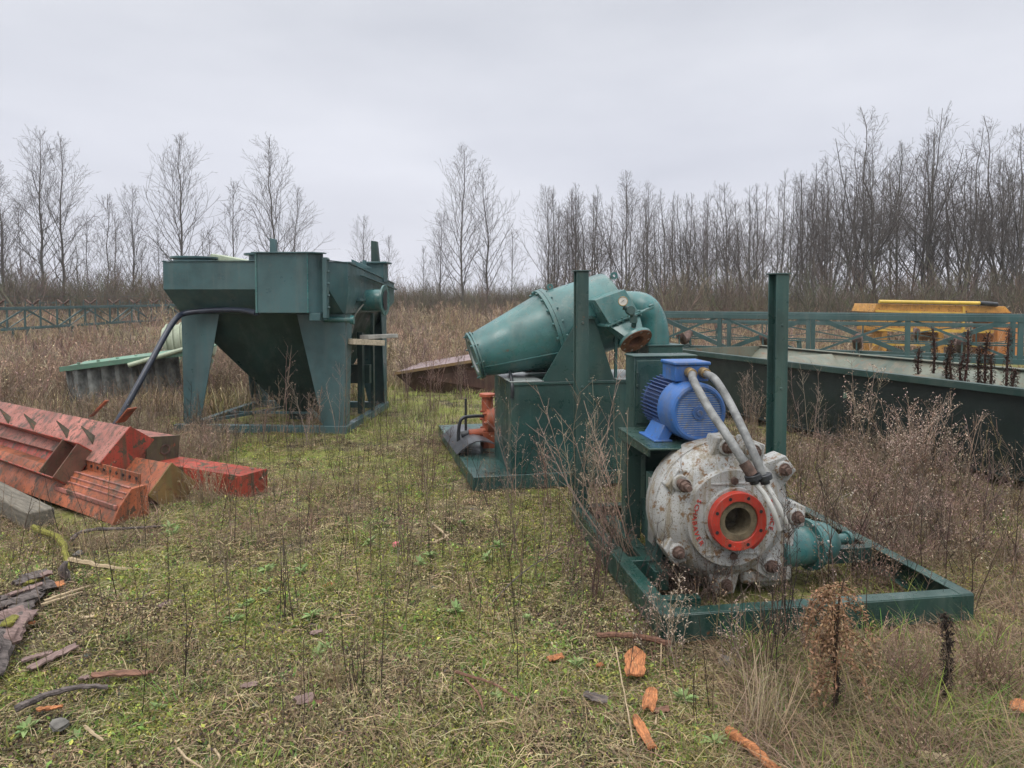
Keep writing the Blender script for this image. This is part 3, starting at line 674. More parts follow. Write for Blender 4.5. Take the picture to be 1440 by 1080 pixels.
# ================================================================== conveyor trusses
ROLL = simple('rusty_brown_roller', (.10,.06,.047), .8, .4, 12, .3)
def truss(name, label, p0, p1, zt, zb, dep, nb, mat, roller, sect=.085, group=None, rail=False, rr0=.055):
    p0 = V((*p0,0)); p1 = V((*p1,0)); d = (p1-p0); L = d.length; rz = math.atan2(d.y,d.x)
    r = thing(name, label, 'conveyor', p0, rz, group)
    for y in (0, dep):
        c_ = MB(); c_.box((0,y-sect/2,zt-sect),(L,y+sect/2,zt)); c_.box((0,y-sect*.3,zt+.002),(L,y+sect*.3,zt+.03)); obj('top_chord', c_, mat, r, .003)
        c_ = MB(); c_.box((0,y-sect/2,zb),(L,y+sect/2,zb+sect)); obj('bottom_chord', c_, mat, r, .003)
        st_ = L/nb
        for k in range(nb+1):
            x = min(max(k*st_,.04),L-.04); v_ = MB(); v_.box((x-sect*.42,y-sect*.4,zb+sect),(x+sect*.42,y+sect*.4,zt-sect)); obj('upright', v_, mat, r)
        for k in range(nb):
            xa, xb = k*st_+.06, (k+1)*st_-.06
            if (k+(y > 0)) % 2: xa, xb = xb, xa
            dg = MB(); dg.bar((xa,y,zb+sect*.8),(xb,y,zt-sect*.8),sect*.5,sect*(.95 if y == 0 else .45)); obj('diagonal', dg, mat, r)
    for k in range(nb):
        x = (k+.5)*L/nb; cr = MB(); cr.bar((x,.05,zb+.04),(x,dep-.05,zb+.04),.06,.06); obj('cross_beam', cr, mat, r)
    if roller:
        st_ = L/nb
        for k in range(nb):
            x = (k+.5)*st_; zr = (zt if roller == 'top' else zb+sect)
            b_ = MB(); b_.box((x-.02,.05,zr),(x+.02,dep-.05,zr+.04)); b_.box((x-.012,.03,zr),(x+.012,.05,zr+.24)); b_.box((x-.012,dep-.05,zr),(x+.012,dep-.03,zr+.24)); b_.box((x-.02,dep/2-.02,zr+.04),(x+.02,dep/2+.02,zr+.10))
            bo = obj('roller_bracket', b_, mat, r)
            for (ya, yb, za, zb_) in ((.07,dep/2-.03,.25,.11),(dep-.07,dep/2+.03,.25,.11)):
                ro = MB(); ro.cyl((x,ya,zr+za),(x,yb,zr+zb_),rr0,n=14); ro.cyl((x,ya*.97+.0,zr+za),(x,yb,zr+zb_),.015,n=8); obj('roller', ro, ROLL, bo)
    if rail:
        ra = MB(); ra.cyl((0,dep+.5,zt+.33),(L,dep+.5,zt+.33),.02,n=6)
        for k in range(6): ra.cyl((k*L/5,dep+.5,zb),(k*L/5,dep+.5,zt+.33),.02,n=6)
        obj('handrail', ra, mat, r)
    nl = max(2,int(L/2.2))
    for k in range(nl+1):
        x = .3+k*(L-.6)/nl
        for y in (.05,dep-.05): obj('leg', MB().bar((x-.02,y,-.03),(x+.03,y,zb),.05,.05), mat, r)
    return r
TR = paint('truss_green_paint', (.028,.075,.075), .42, .2, .08, .3, (.12,.14,.13))
TRL = paint('truss_blue_green', (.026,.070,.070), .45, .2, .12, .3, (.12,.14,.13))
truss('conveyor_truss', 'green lattice conveyor truss with rusty rollers right behind the long trough', (9.6,11.0), (2.9,14.6), 1.37, .63, .85, 5, TR, 'bottom', .085, rr0=.075)
truss('conveyor_truss', 'second lattice conveyor truss with rusty rollers in front of the yellow machine', (11.6,14.2), (4.2,17.8), 1.10, .70, .8, 4, TRL, 'bottom', .030, rr0=.05)
truss('conveyor_truss', 'long low lattice conveyor truss with red v rollers at the left', (-15.1,17.3), (-15.6,37.0), 1.36, .68, .55, 12, TRL, 'top', .055, rail=False, rr0=.035)
truss('conveyor_truss', 'farther thin lattice conveyor with handrail at far left behind the low one', (-32,37), (-12,40.0), 1.45, .8, .9, 9, TRL, None, .06, rail=True)

# ================================================================== yellow machine behind the trusses
ye = thing('screening_machine', 'yellow rust speckled steel machine behind the conveyor trusses', 'machine', (D(1228,440,18.5).x,18.5,0), R(-4)); ye.scale = (.95,1,1)
yb = MB(); yb.prism([(.0,1.30),(.08,1.52),(3.45,1.45),(3.62,1.28)], 'y', 0, 1.4); yb.box((.12,.1,.80),(2.15,1.3,1.298)); obj('body', yb, YELLOW, ye, .01)
y2 = MB(); y2.cyl((.12,-.06,1.575),(2.75,-.06,1.535),.045,n=12); obj('top_tube', y2, paint('yellow_paint', (.62,.42,.06), .45, .12, .04), ye)
y3 = MB(); y3.cyl((2.75,-.06,1.535),(3.2,-.06,1.50),.06,n=12); obj('hydraulic_ram', y3, BLACK, ye)
y4 = MB(); y4.bar((.05,-.03,1.33),(2.4,-.03,1.27),.05,.05); y4.bar((.1,-.03,.85),(3.2,-.03,.80),.05,.08); y4.bar((2.35,-.03,.5),(2.35,-.03,1.45),.06,.06); y4.bar((.1,.2,.45),(3.2,.2,.42),.05,.06); obj('rib', y4, paint('yellow_rib', (.60,.36,.05), .45, .12, .05), ye)
y5 = MB(); y5.box((3.15,-.2,.2),(3.75,.9,1.18)); obj('end_frame', y5, paint('orange_end', (.52,.19,.045), .5, .2, .2), ye, .01)
for x in (.3,1.8): obj('support', MB().box((x,.12,-.02),(x+.14,1.28,.798)), YELLOW, ye)

# ================================================================== rusty tray between the tanks, corrugated sheet, pale green parts
rt = thing('rusty_chute', 'rust brown steel chute with ochre edge lying behind the cyclone', 'chute', (0,0,0))
A, B = D(556,525,12.9), D(706,501,12.2)
m_ = MB(); back = V((.35,1.0,.10))
m_.sheet([[A.lerp(B,k/6) for k in range(7)], [A.lerp(B,k/6)+back for k in range(7)]], .03); obj('deck', m_, simple('mauve_steel', (.20,.15,.15), .8, .3, 8, .3), rt)
m_ = MB(); m_.hexa([A+V((.55,.05,-.50)),B+V((0,.03,-.62)),B+V((0,.08,-.62)),A+V((.55,.10,-.50))],[A+V((0,.0,-.02)),B+V((0,.0,-.02)),B+V((0,.05,-.02)),A+V((0,.05,-.02))]); obj('side_wall', m_, RUSTY, rt)
m_ = MB(); m_.bar(A+V((0,-.02,0)),B+V((0,-.02,0)),.04,.05); obj('edge_bar', m_, paint('ochre_edge', (.20,.125,.055), .7, .2, .2, .4), rt)

cs = thing('corrugated_sheet', 'grey corrugated sheet standing under a pale green steel strip left of the tank', 'sheet', (0,0,0))
q0, q1 = D(92,518,10.3), D(250,497,11.2)
rows = [[], []]
nn = 96
for k in range(nn+1):
    t_ = k/nn; p = q0.lerp(q1, t_); off = .075*max(-.6,min(.6,math.sin(t_*math.pi*2*8.5)))
    rows[0].append(V((p.x, p.y+off, p.z-.02))); rows[1].append(V((p.x+.10, p.y+off-.04, -.02)))
obj('sheet', MB().sheet(rows, .008), CORR, cs, 0, 20)
m_ = MB(); up_ = V((0,.30,.07)); 
m_.sheet([[q0+V((-.05,-.05,0)), q1+V((.5,-.05,.06))],[q0+up_+V((.12,0,0)), q1+up_+V((.5,0,.05))]], .02); m_.bar(q0+V((-.05,-.06,-.01)), q1+V((.5,-.06,.05)), .02, .07)
for k in range(6):
    p = q0.lerp(q1, k/6)+V((.12,.12,.05)); m_.cyl(p, p+V((0,0,.025)), .022, n=8)
obj('green_strip', m_, MINT, cs)
m_ = MB(); m_.cyl(D(180,514,10.6), D(262,490,11.0), .035, n=10); obj('rail_pipe', m_, CREAM, cs)
pm = thing('machine_motor', 'pale cream green ribbed motor half hidden behind the settling tank leg', 'motor', D(250,505,12.4), 0)
m_ = MB(); m_.lathe([(0,.18),(.04,.30),(.35,.33),(.4,.30),(.8,.30),(.85,.2)], (-.25,0,.25), (1,.25,.12), 28); obj('housing', m_, CREAM, pm, .01)
m_ = MB()
for k in range(6): m_.lathe([(.1+k*.11,.30),(.1+k*.11,.355),(.125+k*.11,.355),(.125+k*.11,.30)], (-.25,0,.25), (1,.25,.12), 28)
obj('cooling_fins', m_, CREAM, pm)
m_ = MB(); m_.box((-.65,-.25,-.12),(.5,.3,-.02)); m_.box((-.65,-.25,-.9),(-.5,.3,-.12)); m_.box((.3,-.25,-.9),(.5,.3,-.12)); m_.bar((-.65,-.28,-.0),(.2,-.28,.0),.03,.12); obj('mount', m_, MINT, pm, .006)

# ================================================================== pile of red beams (left)
BA = R(-34.7)
def beam(label, end, prof, L, mat, endmat, yaw=BA, extra=None, cat='beam', pitch=0, cut=False):
    r = thing('steel_beam', label, cat, end, yaw); r.rotation_euler = (0,pitch,yaw)
    b_ = MB().prism(prof, 'x', -L, -.012); obj('beam_body', b_, mat, r, .004)
    cx_ = sum(p[0] for p in prof)/len(prof); cz_ = sum(p[1] for p in prof)/len(prof)
    if endmat:
        e_ = MB().prism([(cx_+(p[0]-cx_)*1.04, cz_+(p[1]-cz_)*1.04) for p in prof], 'x', -.0115, .004); obj('end_plate', e_, endmat, r, .002)
    return r
def rect(S_, L_): return [(-S_[0]/2-L_[0]/2,-S_[1]/2-L_[1]/2),(S_[0]/2-L_[0]/2,S_[1]/2-L_[1]/2),(S_[0]/2+L_[0]/2,S_[1]/2+L_[1]/2),(-S_[0]/2+L_[0]/2,-S_[1]/2+L_[1]/2)]
S_, Lv = V((.19,-.138)), V((-.245,-.258))
b1 = beam('topmost faded pink red beam with pointed fins, tilted on the pile', D(179,635,5.8), rect(S_,Lv), 3.4, BEAMP, BEAMR)
nS = V((-S_.x,-S_.y)).normalized()
for xk in (-.32,-.78,-1.45,-2.0):
    fn = MB(); a0 = nS*.1175; l_ = Lv.normalized()
    p = a0-l_*.02
    A_ = V((xk,p.x+l_.x*.05,p.y+l_.y*.05)); B_ = V((xk-.07,p.x-l_.x*.02,p.y-l_.y*.02)); C_ = V((xk-.22,p.x+nS.x*.085-l_.x*.06,p.y+nS.y*.085-l_.y*.06)); th_n = V((.0,l_.x*.012,l_.y*.012))+V((.012,0,0))
    fn.add([A_,B_,C_,A_+th_n,B_+th_n,C_+th_n], [(0,2,1),(3,4,5),(0,1,4,3),(1,2,5,4),(2,0,3,5)])
    obj('fin', fn, BEAMD, b1)
fn = MB(); fn.bar((-.95,.16,.18),(-.80,.23,.33),.05,.012); fn.bar((-.30,.10,.20),(-.16,.13,.33),.09,.010); obj('bracket_tab', fn, BEAMO, b1)
def rot(pts, a): c_, s_ = math.cos(R(a)), math.sin(R(a)); return [(x*c_-y*s_, x*s_+y*c_) for x,y in pts]
sqr = lambda w_, h_: [(-w_/2,-h_/2),(w_/2,-h_/2),(w_/2,h_/2),(-w_/2,h_/2)]
b2 = beam('beam with dark mossy ring marked end, behind the topmost beam', D(229,637,6.35), rot(sqr(.30,.29),-6), 3.2, PALEG if False else BEAMP, BEAMD, R(-31))
rg = MB(); rg.ring((.004,.02,.03), (1,0,0), 0, .006, .035, .048, 20); obj('ring_weld', rg, RUST, b2)
U_ = [(-.16,0),(.16,0),(.16,.17),(.148,.17),(.148,.012),(-.148,.012),(-.148,.17),(-.16,.17)]
b3 = beam('open red channel beam lying under the topmost beam', D(118,661,5.75), rot(U_, 52), 3.0, BEAMR, None, R(-36.5))
pl_ = MB().prism(rot([(-.147,.013),(.147,.013),(.147,.168),(-.147,.168)],52), 'x', -.30, -.285); obj('inner_plate', pl_, BEAMN, b3); pl_ = MB().prism(rot([(-.147,.013),(.147,.013),(.147,.168),(-.147,.168)],52), 'x', -.02, -.005); obj('end_plate', pl_, BEAMN, b3)
E4 = V((G(158,741).x, G(158,741).y, .015))
pr4 = [(0,0),(.055,.115),(.14,.227),(.25,.235),(.27,.0)]
b4 = beam('front orange red beam with ridged cover along its end, nearest on the pile', E4, pr4, 3.2, BEAMO, BEAMO)
for k, (a_, b__) in enumerate((((.042,.118),(.062,.116)),)):
    m_ = MB(); m_.bar((-1.0,.040,.112),(-.02,.040,.112),.02,.03); m_.bar((-1.05,.09,.166),(-.02,.09,.166),.012,.012); m_.bar((-1.05,.115,.198),(-.02,.115,.198),.012,.012); m_.bar((-1.0,.147,.234),(-.03,.147,.234),.02,.01); obj('ridge', m_, BEAMP, b4, .002)
m_ = MB(); m_.box((-.95,.235,.23),(-.06,.247,.315)); obj('perforated_strip', m_, BEAMO, b4, .002)
for k in range(9): obj('bolt_hole', MB().cyl((-.9+k*.1,.228,.275),(-.9+k*.1,.236,.275),.013,n=8), BLACK, b4)
b5 = beam('short beam with ochre mossy diamond end plate beside the front beam', D(243,691,5.62)+V((0,0,.02)), rot(sqr(.29,.29),-44), 1.6, BEAMO, BEAMY, R(-30))
b6 = beam('bright red box beam lying flat, farthest right of the pile', (G(358,697).x, G(358,697).y, .10), sqr(.27,.19), 1.9, BEAMR, BEAMR, R(-27))
for (x,y) in ((-.1,-.08),(-.1,.08),(-.45,.09),(-.5,-.06)): obj('bolt_hole', MB().cyl((x,y,.094),(x,y,.098),.016,n=10), RUST, b6)
m_ = MB().box((-1.6,-.09,-.02),(0,.09,.115)); bt = tag(obj('timber_block', m_, WOODG, None, .012), 'grey weathered squared timber on the ground left of the beams', 'timber'); bt.location = (-3.42,5.10,0); bt.rotation_euler = (0,0,R(-39))

# ================================================================== litter: bark, boards, branches, stones
def bark(label, u, v, L, W_, ang, mat, seed, curl=.4, name='bark_piece', cat='bark', z=.012, tilt=0.0):
    r = random.Random(seed); rows = []
    nu, nv = 10, 5
    jl = [r.uniform(.86,1.06) for _ in range(nv)]; jr = [r.uniform(.82,1.08) for _ in range(nv)]; wv = [1+r.uniform(-.10,.10) for _ in range(nu+1)]
    for i in range(nu+1):
        row = []
        for j in range(nv):
            t_ = i/nu; s_ = (j/(nv-1)-.5)
            x = (t_-.5)*L; x *= jl[j] if t_ < .5 else jr[j]
            y = s_*W_*wv[i]*(1-.22*abs(2*t_-1)**5)
            zz = curl*W_*(.25-s_*s_)*1.3+.03*L*math.sin(t_*3+seed)+r.uniform(-.004,.004)
            row.append((x,y,zz))
        rows.append(row)
    p = G(u,v); o = obj(name, MB().sheet(rows, .009), mat, None, 0, 60)
    o.location = (p.x,p.y,z); o.rotation_euler = (r.uniform(-.15,.15),tilt,R(ang))
    return tag(o, label, cat)
bark('broad orange bark slab lying flat near the front frame corner', 893,941,.27,.088,80,BARKO,1,.3,z=.03)
bark('curled orange bark strip just below the broad orange slab', 914,991,.17,.05,74,BARKO,2,.8,z=.02)
bark('small torn brown orange bark flake right of the curled strip', 930,1003,.07,.03,20,BARKB,3,.8)
bark('narrow orange bark sliver at the bottom edge, left of the orange split stick', 906,1038,.20,.038,100,BARKO,4,.5,z=.02)
bark('small orange bark scrap lying in the moss left of the broad slab', 781,931,.075,.035,20,BARKO,5,.6,z=.02)
bark('tiny orange bark chip between the scrap and the broad slab', 843,939,.035,.015,25,BARKO,6,.5)
bark('bright orange bark piece beside the rotten log at the left', 73,832,.13,.075,50,BARKO,7,.5,z=.03)
bark('second orange bark piece tucked against the rotten log', 58,826,.10,.05,80,BARKO,8,.7,z=.06)
bark('small pale chip on the grass right of the rotten log', 124,871,.06,.035,30,BARKP,9,.4)
bark('orange chip at the lower end of the rotten log', 42,882,.05,.025,10,BARKO,10,.4,z=.02)
bark('mauve grey bark board lying among stones at lower left', 75,929,.22,.06,62,BARKM,11,.2,z=.02)
bark('flat mauve bark fragment left of the mauve board', 52,927,.12,.05,35,BARKM,12,.2)
bark('long brown bark strip lying across the lower left ground', 172,955,.25,.045,8,BARKB,13,.3,z=.02)
bark('dark orange chip left of the long brown strip', 70,1000,.09,.02,20,BARKO,14,.4)
bark('grey curled bark chip in the lower middle', 428,990,.075,.05,35,BARKM,15,.6,z=.02)
bark('brown chip touching the grey curled chip', 446,992,.045,.025,0,BARKB,16,.5)
bark('small rust orange curl standing in the middle grass', 462,828,.07,.03,50,BARKO,17,.8,z=.02)
bark('dusky pink bark crumple in the grass, right of the pale chip', 232,856,.08,.04,60,BARKM,18,.8,z=.02)
bark('brown chip on the left of the upper pale splinter', 122,957,.06,.03,20,BARKM,19,.3)
bark('orange bark chunk at the right edge of the picture', 1433,1008,.10,.06,50,BARKO,20,.5,z=.04)
bark('dark grey bark crumple right of centre near the bottom', 838,988,.10,.05,-20,BARKD,21,.7,z=.02)
bark('orange end chip at the left edge below the rotten log', 6,918,.07,.06,30,BARKO,22,.5,z=.03)
bark('pale bark flake at the very bottom right', 1312,1072,.10,.05,-25,BARKP,23,.5,z=.02)
bark('grey bark fragment on the bare ground above the lower left stones', 350,968,.07,.03,15,BARKM,24,.5)
bark('rosy bark fragment in the mid ground grass', 445,895,.06,.03,30,BARKM,25,.5,z=.02)
# orange split stick
def stick(name, label, cat, pts, r0, r1, mat, seed, n=7):
    r = random.Random(seed); P = smooth_path(pts, 4); m = len(P)
    P = [p+V((r.uniform(-1,1),r.uniform(-1,1),r.uniform(-.5,.5)))*r0*.35 for p in P]
    rs = [(r0+(r1-r0)*i/(m-1))*r.uniform(.85,1.15) for i in range(m)]
    return tag(obj(name, MB().tube(P, rs, n), mat, None, 0, 50), label, cat)
def gz(u,v,z=0): return G(u,v,z)
stick('split_stick', 'orange split stick with a ragged end lying at the bottom edge', 'stick', [gz(1026,1028,.03),gz(1050,1046,.03),gz(1080,1072,.025),gz(1098,1086,.02)], .019,.017,BARKO,1)
stick('pale_board', 'long pale split board lying on the grass above the rotten log', 'board', [gz(96,787,.05),gz(120,791,.045),gz(150,797,.03),gz(214,803,.02)], .016,.010,BARKP,2,5)
stick('pale_splinter', 'pale splinter forked from the orange bark, upper of two', 'splinter', [gz(62,846,.03),gz(90,836,.03),gz(126,824,.03)], .012,.004,BARKP,3,5)
stick('pale_splinter', 'pale splinter beside the orange bark, lower of two', 'splinter', [gz(58,851,.03),gz(88,841,.03),gz(116,832,.02)], .010,.004,BARKP,4,5)
stick('thin_pale_stick', 'thin pale stick lying below the long pale board', 'stick', [gz(116,809,.02),gz(132,805,.02),gz(147,801,.02)], .006,.004,BARKP,5,5)
stick('branch', 'bare brown branch lying on the grass in front of the beam pile', 'branch', [gz(100,760,.02),gz(112,749,.05),gz(140,744,.06),gz(185,743,.05),gz(232,739,.03)], .016,.008,BARKD,6)
stick('branch', 'mossy yellow green branch bending from the timber to the pale board', 'branch', [gz(48,741,.05),gz(70,750,.07),gz(88,762,.06),gz(93,780,.04),gz(94,800,.02)], .022,.016,MOSSM,7)
stick('branch', 'dark thick branch lying at the front frame corner', 'branch', [gz(842,893,.02),gz(868,892,.05),gz(905,896,.06),gz(942,905,.05)], .012,.015,BARKB,8)
stick('dry_stalk', 'long dark stalk arching diagonally over the middle grass', 'stalk', [gz(625,945,.01),D(650,905,3.5),D(690,850,3.8),D(735,805,4.0),D(790,770,4.1)], .006,.003,BARKD,9,5)
stick('yellow_stick', 'yellow stalk lying in the middle grass, leaning part of a crossed pair', 'stalk', [gz(610,738,.03),gz(622,748,.05),gz(632,760,.02)], .010,.008,BARKP,10,5)
stick('yellow_stick', 'yellow stalk lying in the middle grass, flat part of a crossed pair', 'stalk', [gz(594,764,.02),gz(616,761,.03),gz(634,750,.05)], .010,.006,BARKP,11,5)
stick('pale_stalk', 'pale straight stalk lying right of the tiny chip, left of the broad slab', 'stalk', [gz(866,910,.04),gz(875,960,.03),gz(885,1010,.03),gz(891,1048,.02)], .0035,.003,BARKP,12,5)
stick('pale_stalk', 'pale stalk standing right of the curled orange strip', 'stalk', [gz(922,1018,.02),D(926,970,3.02),D(929,930,3.05),D(930,905,3.08)], .004,.003,BARKP,13,5)
stick('pale_stalk', 'pale stalk lying on the lower left ground', 'stalk', [gz(119,1021,.02),gz(132,1032,.02),gz(146,1041,.02)], .006,.004,BARKP,14,5)
stick('pale_root', 'pale curly root at the bottom, left one', 'root', [gz(250,1052,.02),gz(262,1066,.05),gz(285,1080,.02)], .005,.004,BARKP,15,5)
stick('pale_root', 'pale curly root at the bottom, right one', 'root', [gz(302,1054,.03),gz(309,1065,.04),gz(303,1078,.02)], .005,.004,BARKP,16,5)
stick('twig', 'brown twig lying in the grass below the dark arching stalk', 'twig', [gz(640,945,.03),gz(690,960,.04),gz(730,985,.02)], .007,.004,BARKB,17,5)
stick('twig', 'second brown twig crossing the one below the dark arching stalk', 'twig', [gz(655,955,.02),gz(672,975,.04),gz(680,1000,.02)], .006,.004,BARKB,18,5)
stick('twig', 'dark charred stick among the stones at lower left', 'twig', [gz(20,998,.02),gz(70,975,.03),gz(115,966,.03),gz(150,966,.02)], .016,.008,BARKD,19)
# rotten log: two decayed halves of bark, moss on top
rl = thing('rotten_log', 'rotten flaking grey log with moss lying at the left edge', 'log', (0,0,0))
def rough_log(path, r0, r1, flat, seed, n=18):
    r = random.Random(seed); P = smooth_path(path, 7); m = len(P); mb = MB(); vs = []; fs = []
    ph = [r.uniform(0,6) for _ in range(5)]
    for i, p in enumerate(P):
        t_ = (P[min(i+1,m-1)]-P[max(i-1,0)]).normalized(); a = t_.cross(V((0,0,1))).normalized(); b = a.cross(t_)
        rr0 = (r0+(r1-r0)*i/(m-1))*(.3 if i in (0,m-1) else 1)
        for k in range(n):
            w_ = 2*math.pi*k/n; q = rr0*(1+.16*math.sin(3*w_+ph[0]+i*.35)+.12*math.sin(7*w_+ph[1]-i*.8)+r.uniform(-.13,.13))
            vs.append(tuple(p+a*math.cos(w_)*q+b*math.sin(w_)*q*flat))
    for i in range(m-1):
        for k in range(n): fs.append((i*n+k,i*n+(k+1)%n,(i+1)*n+(k+1)%n,(i+1)*n+k))
    fs += [tuple(range(n-1,-1,-1)), tuple((m-1)*n+k for k in range(n))]
    return mb.add(vs, fs)
obj('bark', rough_log([gz(-35,960,.03),gz(0,900,.05),gz(28,855,.05),gz(52,822,.03)], .075,.05,.5,3), BARKD, rl, 0, 70)
obj('bark', rough_log([gz(-30,930,.03),gz(5,868,.03),gz(35,832,.03)], .05,.035,.5,4), BARKD, rl, 0, 70)
obj('bark', rough_log([gz(8,906,.05),gz(22,880,.07),gz(38,860,.05)], .05,.05,.5,9), BARKM, rl, 0, 70)
rk = random.Random(77)
for k in range(16):                                          # flaking plates of bark along the log
    t_ = k/15; p = G(-12,915).lerp(G(52,822),t_)+V((rk.uniform(-.08,.08),rk.uniform(-.03,.03),rk.uniform(.05,.085))); rows = []
    L_, W_ = rk.uniform(.09,.20), rk.uniform(.035,.075); an = R(62+rk.uniform(-18,18)); ro_ = rk.uniform(-.4,.4)
    for i in range(7):
        row = []
        for j in range(4):
            x = (i/6-.5)*L_*(1+rk.uniform(-.12,.12)); y = (j/3-.5)*W_*(1+rk.uniform(-.15,.15))
            row.append(p+V((x*math.cos(an)-y*math.sin(an), x*math.sin(an)+y*math.cos(an), y*ro_+.25*W_*(1-(2*j/3-1)**2)+rk.uniform(-.005,.005))))
        rows.append(row)
    obj('bark_flake', MB().sheet(rows, .012), rk.choice([BARKD,BARKM,BARKD]), rl, 0, 70)
obj('moss', rough_log([gz(34,822,.06),gz(42,818,.07),gz(52,814,.05)], .035,.03,.5,5), MOSSM, rl, 0, 70)
obj('moss', rough_log([gz(10,880,.10),gz(14,872,.105),gz(20,866,.09)], .03,.02,.4,6), MOSSM, rl, 0, 70)
sn = tag(obj('tree_stump', MB().tube([gz(93,820,.0),gz(91,808,.06),gz(88,800,.10),gz(93,790,.14)], [.025,.03,.024,.012], 7), BARKD, None, 0, 60), 'short dark splintered stump of a root standing by the pale board', 'stump')
def stone(label, u, v, s_, seed, mat=STONE):
    r = random.Random(seed); bm = bmesh.new(); bmesh.ops.create_icosphere(bm, subdivisions=2, radius=1)
    m_ = MB(); k = [r.uniform(.75,1.2) for _ in range(3)]
    ph = [r.uniform(0,6) for _ in range(3)]
    vs = []
    for v_ in bm.verts:
        c_ = v_.co; q = 1+.18*math.sin(3*c_.x+ph[0])+.14*math.sin(4*c_.y+ph[1])+.1*math.sin(5*c_.z+ph[2])
        vs.append((c_.x*q*s_*k[0], c_.y*q*s_*k[1], c_.z*q*s_*.5*k[2]))
    m_.add(vs, [tuple(x.index for x in f_.verts) for f_ in bm.faces]); bm.free()
    o = obj('stone', m_, mat, None, 0, 50); p = G(u,v); o.location = (p.x,p.y,s_*.2); o.rotation_euler = (0,0,r.uniform(0,6))
    return tag(o, label, 'stone')
stone('grey stone lying by the rotten log, next to the orange bark', 64,818,0.031,1)
stone('flat grey stone by the mauve board at lower left', 85,1020,0.031,2)
stone('grey stone in the grass behind the pale board', 229,787,0.028,3)
stone('dark stone below the timber block', 110,780,0.037,4)
stone('grey stone half hidden under the front frame rail', 1020,933,0.043,7)
tag(obj('red_scrap', MB().lathe([(0,.02),(.02,.035),(.04,.02)], G(557,771), (0,0,1), 10), simple('pink_plastic', (.45,.10,.12), .5), None), 'tiny pink plastic scrap in the middle grass', 'scrap')




# ================================================================== numpy plant building
class Geo:                                   # triangles with a colour per vertex
    def __init__(s): s.v = []; s.t = []; s.c = []
    def tube(s, P, r0, r1, col, n=3, col2=None):
        o = len(s.v); m = len(P); P = [V(p) for p in P]
        a = None
        for i, p in enumerate(P):
            t = (P[min(i+1,m-1)]-P[max(i-1,0)])
            t = t.normalized() if t.length > 1e-9 else V((0,0,1))
            if a is None: a = t.orthogonal().normalized()
            a = a-t*a.dot(t); a = a.normalized() if a.length > 1e-6 else t.orthogonal().normalized(); b = t.cross(a); r = r0+(r1-r0)*i/(m-1)
            for k in range(n):
                w_ = 2*math.pi*k/n; q = p+(a*math.cos(w_)+b*math.sin(w_))*r
                s.v.append((q.x,q.y,q.z)); f_ = i/(m-1)
                s.c.append(col if col2 is None else tuple(x*(1-f_)+y*f_ for x,y in zip(col,col2)))
        for i in range(m-1):
            for k in range(n):
                k2 = (k+1) % n; a0, b0, c0, d0 = o+i*n+k, o+i*n+k2, o+(i+1)*n+k2, o+(i+1)*n+k
                s.t += [(a0,b0,c0),(a0,c0,d0)]
    def blade(s, p, d, h, wd, lean, col, tip=None, seg=3):
        o = len(s.v); p = V(p); ca, sa = math.cos(d), math.sin(d)
        for i in range(seg+1):
            t = i/seg; q = p+V((ca*lean*h*t*t, sa*lean*h*t*t, h*t*(1-.35*lean*t*min(1,lean))))
            ww = wd*(1-t)**.7 if i < seg else 0
            c_ = col if tip is None else tuple(x*(1-t)+y*t for x,y in zip(col,tip))
            if i < seg:
                s.v += [(q.x-sa*ww/2,q.y+ca*ww/2,q.z),(q.x+sa*ww/2,q.y-ca*ww/2,q.z)]; s.c += [c_,c_]
            else: s.v.append(tuple(q)); s.c.append(c_)
        for i in range(seg-1):
            a = o+2*i; s.t += [(a,a+1,a+3),(a,a+3,a+2)]
        a = o+2*(seg-1); s.t.append((a,a+1,a+2))
    def leaf(s, p, d, L, wd, el, col, fold=.0):
        o = len(s.v); p = V(p); ca, sa = math.cos(d), math.sin(d); ce, se = math.cos(el), math.sin(el)
        f = V((ca*ce,sa*ce,se)); sd_ = V((-sa,ca,0)); up_ = V((-ca*se,-sa*se,ce))
        m_ = p+f*L*.55+up_*L*.08; e_ = p+f*L-up_*L*.06
        for q in (p, m_+sd_*wd/2+up_*fold*wd, e_, m_-sd_*wd/2+up_*fold*wd): s.v.append(tuple(q)); s.c.append(col)
        s.t += [(o,o+1,o+2),(o,o+2,o+3)]
    def arr(s): return (np.array(s.v,dtype=np.float32).reshape(-1,3), np.array(s.t,dtype=np.int32).reshape(-1,3), np.array(s.c,dtype=np.float32).reshape(-1,3))
def tri_mesh(name, v, t, c):
    me = bpy.data.meshes.new(name); nv, nt_ = len(v), len(t)
    me.vertices.add(nv); me.vertices.foreach_set('co', np.ascontiguousarray(v,dtype=np.float32).ravel())
    me.loops.add(nt_*3); me.polygons.add(nt_)
    me.loops.foreach_set('vertex_index', np.ascontiguousarray(t,dtype=np.int32).ravel())
    me.polygons.foreach_set('loop_start', np.arange(0,nt_*3,3,dtype=np.int32))
    ca = me.color_attributes.new('Col', 'FLOAT_COLOR', 'POINT')
    c4 = np.ones((nv,4),dtype=np.float32); c4[:,:3] = c; ca.data.foreach_set('color', c4.ravel())
    me.update(calc_edges=True); return me
def tri_obj(name, arrs, mat, parent=None):
    me = arrs if isinstance(arrs, bpy.types.Mesh) else tri_mesh(name, *arrs)
    if not me.materials: me.materials.append(mat)
    o = bpy.data.objects.new(name, me); COL.objects.link(o)
    if parent: o.parent = parent
    return o
